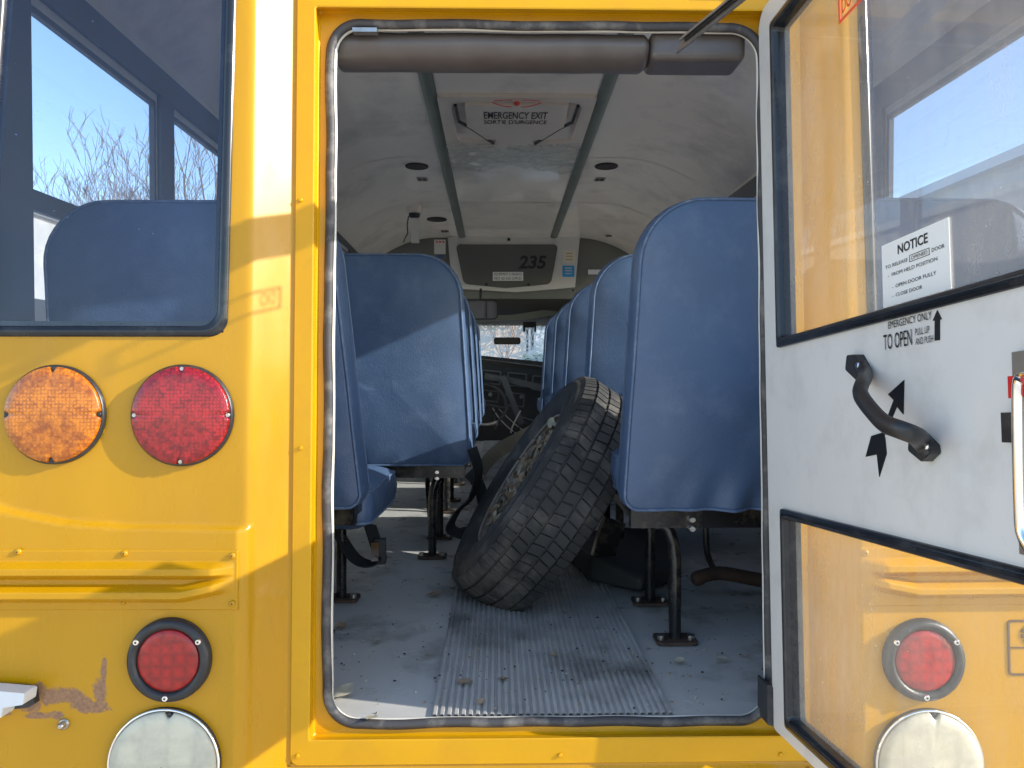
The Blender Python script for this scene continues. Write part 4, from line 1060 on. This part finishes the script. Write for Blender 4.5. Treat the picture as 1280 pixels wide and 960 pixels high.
dpoly([(1131, 475), (1111, 493), (1118, 500), (1103, 541), (1090, 545), (1083, 571), (1097, 568), (1100, 596), (1109, 567), (1107, 547), (1106, 545), (1122, 508), (1130, 518)], 'opening_arrow')
# grab handle
def DP(px, py, t): a, b = ds(px, py, t); return D(a, b, t)
mb = MB()
path = smooth([DP(1077, 457, .006), DP(1082, 470, .012), DP(1077, 481, .040), DP(1076, 494, .052), DP(1092, 516, .055), DP(1107, 530, .055), DP(1128, 538, .05), DP(1145, 545, .036), DP(1152, 552, .014), DP(1164, 566, .006)], 7)
mb.tube(path, [.0098 if i > 3 and i < len(path) - 4 else .0085 for i in range(len(path))], 12, squash=.8)
gh = mb.build('grab_handle', M['black'], door)
mb = MB()
mb.plate([round_poly([ds(1067, 462), ds(1083, 477), ds(1088, 458), ds(1080, 443), ds(1069, 444)][::1], .004, 4)], DF, 0, .011)
mb.build('handle_foot', M['black'], door); mb = MB()
mb.plate([round_poly([ds(1147, 563), ds(1165, 577.5), ds(1177, 566), ds(1175, 556), ds(1158, 539), ds(1149, 543)], .004, 4)], DF, 0, .011)
mb.build('handle_foot', M['black'], door)
for px, py in ((1073, 457), (1158, 558)):
    a, b = ds(px, py, .011); MB().disc(lambda u, v, t: D(a + u, b + v, t), .0042, .010, .0135, 12, bev=.0012).build('handle_screw', M['chrome'], door)
# release lever at the free edge
a, b = ds(1276, 480, .03)
mb = MB()
lp = smooth([DP(1282, 474, .045), DP(1273, 480, .045), DP(1273, 560, .045), DP(1275, 640, .045), DP(1278, 668, .045), DP(1290, 690, .045)], 6)
mb.tube(lp, .0045, 8); mb.build('lever_loop', M['chrome'], door)
mb = MB(); a0, b0 = ds(1275, 498, .03); a1, b1 = ds(1300, 468, .03); mb.box(DF, (a0, b0, .01), (a1 + .06, b1, .04)); mb.build('lever_grip', mat('red lever vinyl', (.6, .02, .02), .3), door)
mb = MB(); a0, b0 = ds(1263, 553, 0); a1, b1 = ds(1285, 515, 0); mb.box(DF, (a0, b0, 0), (a0 + .05, b1, .008)); mb.build('lever_base', M['black'], door)
mb = MB(); a0, b0 = ds(1272, 690, 0); mb.box(DF, (a0 + .01, b0, 0), (.66, e(1275, 440)[1], .006)); mb.build('lever_plate', M['galv'], door)
# small marks on the panel
# hold-open strut (metal channel) from the header to the door top
mb = MB()
p0 = P(850, 60, 1.19); p1 = P(935, -8, 1.0); dr = (p1 - p0).normalized(); p2 = p0 + dr * .34
sd = Vector((0, 1, 0)).cross(dr).normalized()
mb.ribbon([p0, p2], (0, 1, .4), .022, .003); 
def chan(off, wdt): return [p0 + sd * off, p2 + sd * off]
mb.ribbon([p0 + dr * .012 + sd * -.010, p2 + sd * -.010], (0, 1, .1), .020, .003)
mb.ribbon([p0 + dr * .012 + sd * -.005 + Vector((0, .010, 0)), p2 + sd * -.005 + Vector((0, .010, 0))], sd, .013, .003)
strut = mb.build('door_holder', M['galv'], bus); tag(strut, 'metal channel that holds the door open')
mb = MB(); mb.ribbon([p0 + dr * .01 + sd * -.0045 + Vector((0, -.012, 0)), p2 + sd * -.0045 + Vector((0, -.012, 0))], (0, 1, 0), .004, .006); mb.build('holder_slot', M['black'], strut)

# ---------------- under body, dark
MB().box(W, (XL, 1.5, -.6), (XR, 6.5, -.1)).build('underbody', M['undark'], bus)

# ================================================================== wheel lying in the aisle
wh = empty('loose_wheel', (0, 0, 0)); tag(wh, 'loose muddy wheel with a worn tyre leaning on a blue seat in the bus aisle', 'wheel')
bot = P(603, 771, 1.80); bot.z = 0.012
top = P(748, 492, 2.06)
u_ = (top - bot).normalized(); Rt = (top - bot).length / 2
nn = Vector((-.89, -.11, .42)); nn = (nn - u_ * nn.dot(u_)).normalized(); vv = nn.cross(u_)
Rt = .335; WT_ = .225
cen = bot + u_ * .311 - nn * .0
def TW(r, a, h): return cen + (u_ * math.cos(a) + vv * math.sin(a)) * r * .93 + nn * h * .80
cs = [(.195, .075), (.205, .098), (.23, .112), (.262, .1175), (.264, .1205), (.268, .1205), (.27, .1175), (.29, .112), (.292, .1145), (.296, .113), (.298, .109), (.318, .096), (.3255, .08), (.327, 0), (.3255, -.08), (.318, -.096), (.30, -.108), (.27, -.118), (.23, -.112), (.205, -.098), (.195, -.075)]
mb = MB(); N = 96
mb.ringprof([[TW(r, 2 * PI * k / N, h) for k in range(N)] for r, h in cs])
# tread blocks
def block(a0, a1, h0, h1, sk=0.0, ht=.009, shoulder=False):
    vs = []
    for r in (.322, .327 + ht):
        for (aa, hh) in ((a0, h0), (a1, h0), (a1, h1), (a0, h1)):
            rr = r
            if shoulder and abs(hh) > .088: rr = r - .012
            e_ = .0 if r < .325 else .0012
            aa2 = aa + sk * (hh - h0) + (e_ / rr if aa == a0 else -e_ / rr)
            vs.append(TW(rr, aa2, hh + (e_ if hh == h0 else -e_)))
    mb.add(vs, [(4, 5, 6, 7), (0, 1, 5, 4), (1, 2, 6, 5), (2, 3, 7, 6), (3, 0, 4, 7)])
rows = [(-.100, -.064, 88, .3, True), (-.061, -.023, 72, .5, False), (-.018, .018, 72, -.5, False), (.023, .061, 72, .5, False), (.067, .100, 88, -.3, True)]
for ri, (h0, h1, cnt, sk, sh) in enumerate(rows):
    for k in range(cnt):
        st = 2 * PI / cnt; a0 = st * k + random.uniform(-.002, .002) + ri * .03; block(a0, a0 + st * (.91 if not sh else .88), h0, h1, sk, .006, sh)
tyre = mb.build('tyre', M['tyre'], wh)
mb = MB()
rc = [(.196, .090), (.199, .084), (.188, .07), (.182, .03), (.178, -.02), (.165, -.035), (.145, -.03), (.125, .0), (.09, .03), (.06, .035), (.055, .02), (.0, .02)]
mb.ringprof([[TW(max(r, .001), 2 * PI * k / 64, h) for k in range(64)] for r, h in rc]); mb.tube([TW(.198, 2 * PI * k / 64, .090) for k in range(64)], .004, 6, closed=True)
mb.build('rim', M['rim'], wh)
for k in range(8):
    a = 2 * PI * k / 8; MB().disc(lambda p, q_, t: cen + nn * (.018 + t) + (u_ * math.cos(a) + vv * math.sin(a)) * .075 + u_ * p + vv * q_, .011, .0, .03, 6, bev=.003).build('wheel_nut', M['rust'], wh)
MB().disc(lambda p, q_, t: cen + nn * t + u_ * p + vv * q_, .05, -.03, .045, 24, bev=.008).build('hub_cap', M['rust'], wh)

# dry leaves
def leaf(mb, c, nrm, size, ang, mi=0):
    nrm = Vector(nrm).normalized(); a = nrm.orthogonal().normalized(); b = nrm.cross(a); a, b = a * math.cos(ang) + b * math.sin(ang), b * math.cos(ang) - a * math.sin(ang)
    prof = [(0, 0), (.25, .28), (.5, .36), (.8, .22), (1, 0)]; top_ = []; bo_ = []; mid = []
    for t, w_ in prof:
        curl = .25 * (t - .5) ** 2; j = random.uniform(.75, 1.2)
        top_.append(c + a * (t - .5) * size + b * w_ * size * j + nrm * (curl + .16 * w_) * size); bo_.append(c + a * (t - .5) * size - b * w_ * size * j + nrm * (curl + .12 * w_) * size); mid.append(c + a * (t - .5) * size + nrm * curl * .6 * size)
    vs = top_ + mid + bo_; n = 5
    fs = [(i, i + 1, n + i + 1, n + i) for i in range(n - 1)] + [(n + i, n + i + 1, 2 * n + i + 1, 2 * n + i) for i in range(n - 1)]
    mb.add(vs, fs, mi, True)
mb = MB()
for k in range(620):
    r = math.sqrt(random.random()) * .178; a = random.uniform(0, 2 * PI)
    p = TW(r, a, random.uniform(.03, .095)); leaf(mb, p, nn + Vector((random.uniform(-.8, .8), random.uniform(-.8, .8), random.uniform(-.8, .8))), random.uniform(.014, .034), random.uniform(0, 6), random.choice((0, 0, 1)))
lt_ = mb.build('dry_leaves', [M['leaf'], M['leaf2']]); tag(lt_, 'dry leaves and mud packed into the hollow of the loose wheel', 'leaves', kind='stuff')
spots = [(410, 487, 0)]
fl_leaf = [(545, 742, .04, 'curled leaf on the floor between the tyre and the left seat leg'), (540, 740, 0, 0)]
def floor_pt(px, py):
    r = ray(px, py); k = -(H - .008) / r.z; p = Vector((0, 0, H)) + r * k; return p
FL = [(543, 743, .040, 0, 'curled brown leaf on the grey floor left of the tyre'), (427, 782, .034, 0, 'brown leaf near the foot of the narrow left seat'),
      (471, 801, .028, 1, 'orange leaf in the small sunlit strip of floor'), (533, 820, .026, 1, 'leaf at the left edge of the ribbed runner'),
      (581, 853, .036, 0, 'largest brown leaf on the ribbed runner'), (629, 849, .026, 0, 'dark leaf right of the largest leaf on the runner'),
      (601, 878, .022, 0, 'dark crumb of leaf near the sill on the runner'), (849, 826, .026, 1, 'curled leaf in front of the right seat foot'),
      (902, 824, .028, 1, 'curled leaf on the blue-grey floor near the door post'), (430, 865, .05, 1, 'pale scrap of leaf by the left corner of the opening'),
      (464, 898, .026, 1, 'pale crumb on the sill at the left corner'), (692, 819, .018, 0, 'small leaf in the middle of the runner'), (705, 766, .02, 1, 'small leaf just below the tyre')]
for px, py, sz, mi, lab in FL:
    mb = MB(); leaf(mb, floor_pt(px, py) + Vector((0, 0, .001)), (random.uniform(-.2, .2), random.uniform(-.2, .2), 1), sz, random.uniform(0, 6), 0)
    o = mb.build('dry_leaf', M['leaf' if mi == 0 else 'leaf2']); tag(o, lab, 'leaf', 'dry leaves scattered on the bus floor')
# grit
mb = MB()
for k in range(420):
    x = random.uniform(-.42, .62); y = random.choice((random.uniform(1.24, 1.7), random.uniform(1.24, 2.6))); r = random.uniform(.0012, .0035)
    z = .0068 if x0m < x < x1m else .002
    vs = [Vector((x + r * random.uniform(.6, 1.3) * a, y + r * random.uniform(.6, 1.3) * b, z + r * c)) for a, b, c in ((1, 0, 0), (0, 1, 0), (-1, 0, 0), (0, -1, 0), (0, 0, .9), (0, 0, -.9))]
    mb.add(vs, [(0, 1, 4), (1, 2, 4), (2, 3, 4), (3, 0, 4)], random.choice((0, 1, 2)))
tag(mb.build('grit', [M['leaf'], M['undark'], M['leaf2']]), 'crumbs of grit and leaf on the bus floor', 'grit', kind='stuff')
# grey flap and dark board behind the wheel
mb = MB()
fp = [P(676, 522, 2.5), P(690, 506, 2.5), P(722, 490, 2.45), P(735, 500, 2.45), P(735, 560, 2.45), P(700, 590, 2.45), P(690, 560, 2.48)]
c_ = sum(fp, Vector()) / len(fp); vs = fp + [p + Vector((.01, .03, 0)) for p in fp]; n = len(fp)
mb.add(vs, [tuple(range(n)), tuple(range(n, 2 * n))[::-1]] + [(i, (i + 1) % n, n + (i + 1) % n, n + i) for i in range(n)])
o = mb.build('mud_flap', mat('scuffed grey rubber', (.07, .07, .08), .5, var=.3, vscale=12, bump=.4, bscale=20)); tag(o, 'scuffed dark grey flap sticking up behind the loose wheel', 'flap')
mb = MB()
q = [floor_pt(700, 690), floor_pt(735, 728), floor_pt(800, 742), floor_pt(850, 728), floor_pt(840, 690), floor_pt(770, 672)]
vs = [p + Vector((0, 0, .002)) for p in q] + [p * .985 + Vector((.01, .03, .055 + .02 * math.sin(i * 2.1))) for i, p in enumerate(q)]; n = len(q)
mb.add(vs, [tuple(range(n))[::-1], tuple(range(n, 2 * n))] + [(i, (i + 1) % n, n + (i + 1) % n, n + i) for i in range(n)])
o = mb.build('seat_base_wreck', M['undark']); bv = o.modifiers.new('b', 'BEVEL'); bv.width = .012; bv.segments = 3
tag(o, 'dark crumpled board on the floor behind the wheel, under the right-hand seat', 'board')
mb = MB(); mb.ribbon(smooth([P(768, 650, 2.0), P(760, 672, 2.0), P(752, 700, 2.0)]), (1, .2, 0), .06, .02); o = mb.build('steel_bracket', M['black_steel']); tag(o, 'dark slanting steel bracket between the loose wheel and the right seat leg', 'bracket')
mb = MB(); q = floor_pt(915, 735)
mb.tube(smooth([q + Vector((-.10, 0, .02)), q + Vector((-.03, .01, .035)), q + Vector((.1, -.01, .02)), q + Vector((.25, 0, .03))]), ([.012, .018, .02] + [.018] * 16)[:19], 8)
o = mb.build('rusty_pipe', M['rust']); tag(o, 'rusty brown pipe lying on the floor under the nearest right seat', 'pipe')
mb = MB(); q = P(884, 665, 1.9)
mb.tube(smooth([P(882, 655, 1.95), P(884, 690, 1.95), P(893, 712, 1.97), P(905, 722, 2.0)]), .008, 8); o = mb.build('hose', M['rubber']); tag(o, 'thin black hose hanging behind the rusty pipe', 'hose')

# ================================================================== outside
GZ = -.95
m = mat('gravel yard', (.56, .50, .42), .9, var=.25, vscale=12, bump=.6, bscale=20, dirt=(.13, .12, .11), dscale=.6, damt=.7)
mb = MB(); mb.grid(lambda i, j: Vector((-600 + 1200 * i, -600 + 1200 * j, GZ)), 20, 20); tag(mb.build('ground', m, normals=False), kind='structure')
mb = MB()
def hill(i, j):
    a = math.radians(20 + 140 * i); r = 90 + 150 * j; x, y = r * math.cos(a), r * math.sin(a)
    return Vector((x, y, GZ - .5 + 22 * math.sin(min(1, j * 1.2) * PI / 2) * (.75 + .4 * noise.noise(Vector((x * .02, y * .02, 0))))))
mb.grid(hill, 60, 14); tag(mb.build('wooded_hill', mat('bare wooded hillside', (.30, .255, .22), .95, var=.35, vscale=.6), normals=False), kind='structure')
# block building on the left, shed on the right
def build_house(name, x0, x1, y0, y1, h, mm, label, slope=0.0):
    e_ = empty(name, ((x0 + x1) / 2, (y0 + y1) / 2, GZ)); tag(e_, label, 'building'); o = Vector(e_.location)
    F_ = lambda a, b, c: Vector((a, b, c)) - o
    MB().box(F_, (x0, y0, GZ), (x1, y1, h)).build('wall', mm, e_)
    MB().box(F_, (x0 - .2, y0 - .2, h), (x1 + .2, y1 + .2, h + .18)).build('roof', M['shed'], e_)
    xf = x1 if x1 < 0 else x0; d = .03 if x1 < 0 else -.03
    for k in range(int((y1 - y0) / 4)):
        y = y0 + 1.5 + 4 * k
        MB().box(F_, (min(xf, xf + d), y, 1.2), (max(xf, xf + d), y + 1.4, 2.4)).build('window', M['undark'], e_)
    return e_
build_house('block_building', -20, -12, 10, 40, H + 12 * .335, M['cinder'], 'low pale block building beyond the left side windows')
build_house('added_white_building', 1.1, 8, 22, 30, H + 1.5, M['shed'], 'low white building added straight ahead to brighten the view through the shattered windscreen')  # added to whiten the bright view ahead through the windscreen
build_house('metal_shed', 9, 17, 8.5, 24, H + 9 * .40, M['cinder'], 'pale building with a flat roof seen through the right rear window')
# bare trees
def tree(x, y, h, seed, label):
    rnd = random.Random(seed); e_ = empty('bare_tree', (x, y, GZ)); tag(e_, label, 'tree', 'bare trees beyond the yard')
    tr = MB(); br = MB()
    def grow(p, d, L, r, lvl):
        n = 4; pts = [p]; rr = [r]
        for k in range(n):
            d = (d + Vector((rnd.uniform(-.16, .16), rnd.uniform(-.16, .16), rnd.uniform(-.02, .12)))).normalized()
            p = p + d * L / n; pts.append(p); rr.append(r * (1 - .5 * (k + 1) / n))
        (tr if lvl == 0 else br).tube(pts, rr, 6 if lvl < 2 else 3, cap=False)
        if lvl >= 5: return
        kids = 3 if lvl < 4 else 2
        for k in range(kids + (lvl == 0) * 4):
            t = rnd.uniform(.3, 1) if k else 1.0; i = min(n - 1, int(t * n)); q = pts[i].lerp(pts[i + 1], t * n - i) if i < n else pts[-1]
            if t == 1.0: q = pts[-1]
            ax = Vector((rnd.uniform(-1, 1), rnd.uniform(-1, 1), rnd.uniform(-.1, .6))).normalized(); nd = (d + ax * rnd.uniform(.5, .9)).normalized()
            grow(q, nd, L * rnd.uniform(.5, .72), max(.013, r * .5 * (1 - .3 * t)), lvl + 1)
    grow(Vector((0, 0, -.2)), Vector((rnd.uniform(-.06, .06), rnd.uniform(-.06, .06), 1)), h * .42, h * .014, 0)
    tr.build('trunk', M['bark'], e_, normals=False); br.build('crown', M['twig'], e_, normals=False)
TR = [(-12.2, 33, 15.5, 'bare tree behind the low block building, tallest one in the second side window'), (-15.5, 36, 14, 'bare tree behind the block building, beside the window post'), (-17.5, 34, 12.5, 'bare tree above the middle of the block building'),
      (-21, 37, 13, 'bare tree behind the block building, left of the middle one'), (-13.4, 30, 12, 'slender bare tree just left of the tallest one'), (-25, 41, 13, 'thin bare tree at the far end of the block building'),
      (-2.2, 40, 9, 'bare tree seen through the left of the shattered windscreen'), (.6, 60, 8, 'small far bare tree straight ahead beyond the windscreen'),
      (24, 40, 12, 'bare tree behind the pale building on the right')]
for k, (x, y, h, lab) in enumerate(TR): tree(x, y, h, 30 + k, lab)
# scrap yard shrubs seen through the windscreen
for k, (x, y, s_, lab) in enumerate(((1.2, 17, 1.3, 'dark evergreen shrub ahead of the windscreen, right one'), (-.9, 19, 1.1, 'dark evergreen shrub ahead of the windscreen, left one'))):
    e_ = empty('evergreen_shrub', (x, y, GZ)); tag(e_, lab, 'shrub', 'evergreen shrubs ahead of the bus'); mb = MB(); rnd = random.Random(k)
    for q_ in range(2600):
        a = rnd.uniform(0, 2 * PI); t = rnd.random(); r = s_ * math.sqrt(rnd.random()) * (1 - t * .5); p = Vector((r * math.cos(a), r * math.sin(a), .2 + t * s_ * 1.25))
        d = Vector((rnd.uniform(-1, 1), rnd.uniform(-1, 1), rnd.uniform(-1, 1))).normalized() * .09; e2 = d.orthogonal().normalized() * .05
        mb.add([p - d, p + e2, p + d, p - e2], [(0, 1, 2, 3)])
    mb.build('foliage', M['evergreen'], e_, normals=False); MB().tube([(0, 0, 0), (0, 0, .9)], .06, 8).build('stem', M['bark'], e_)
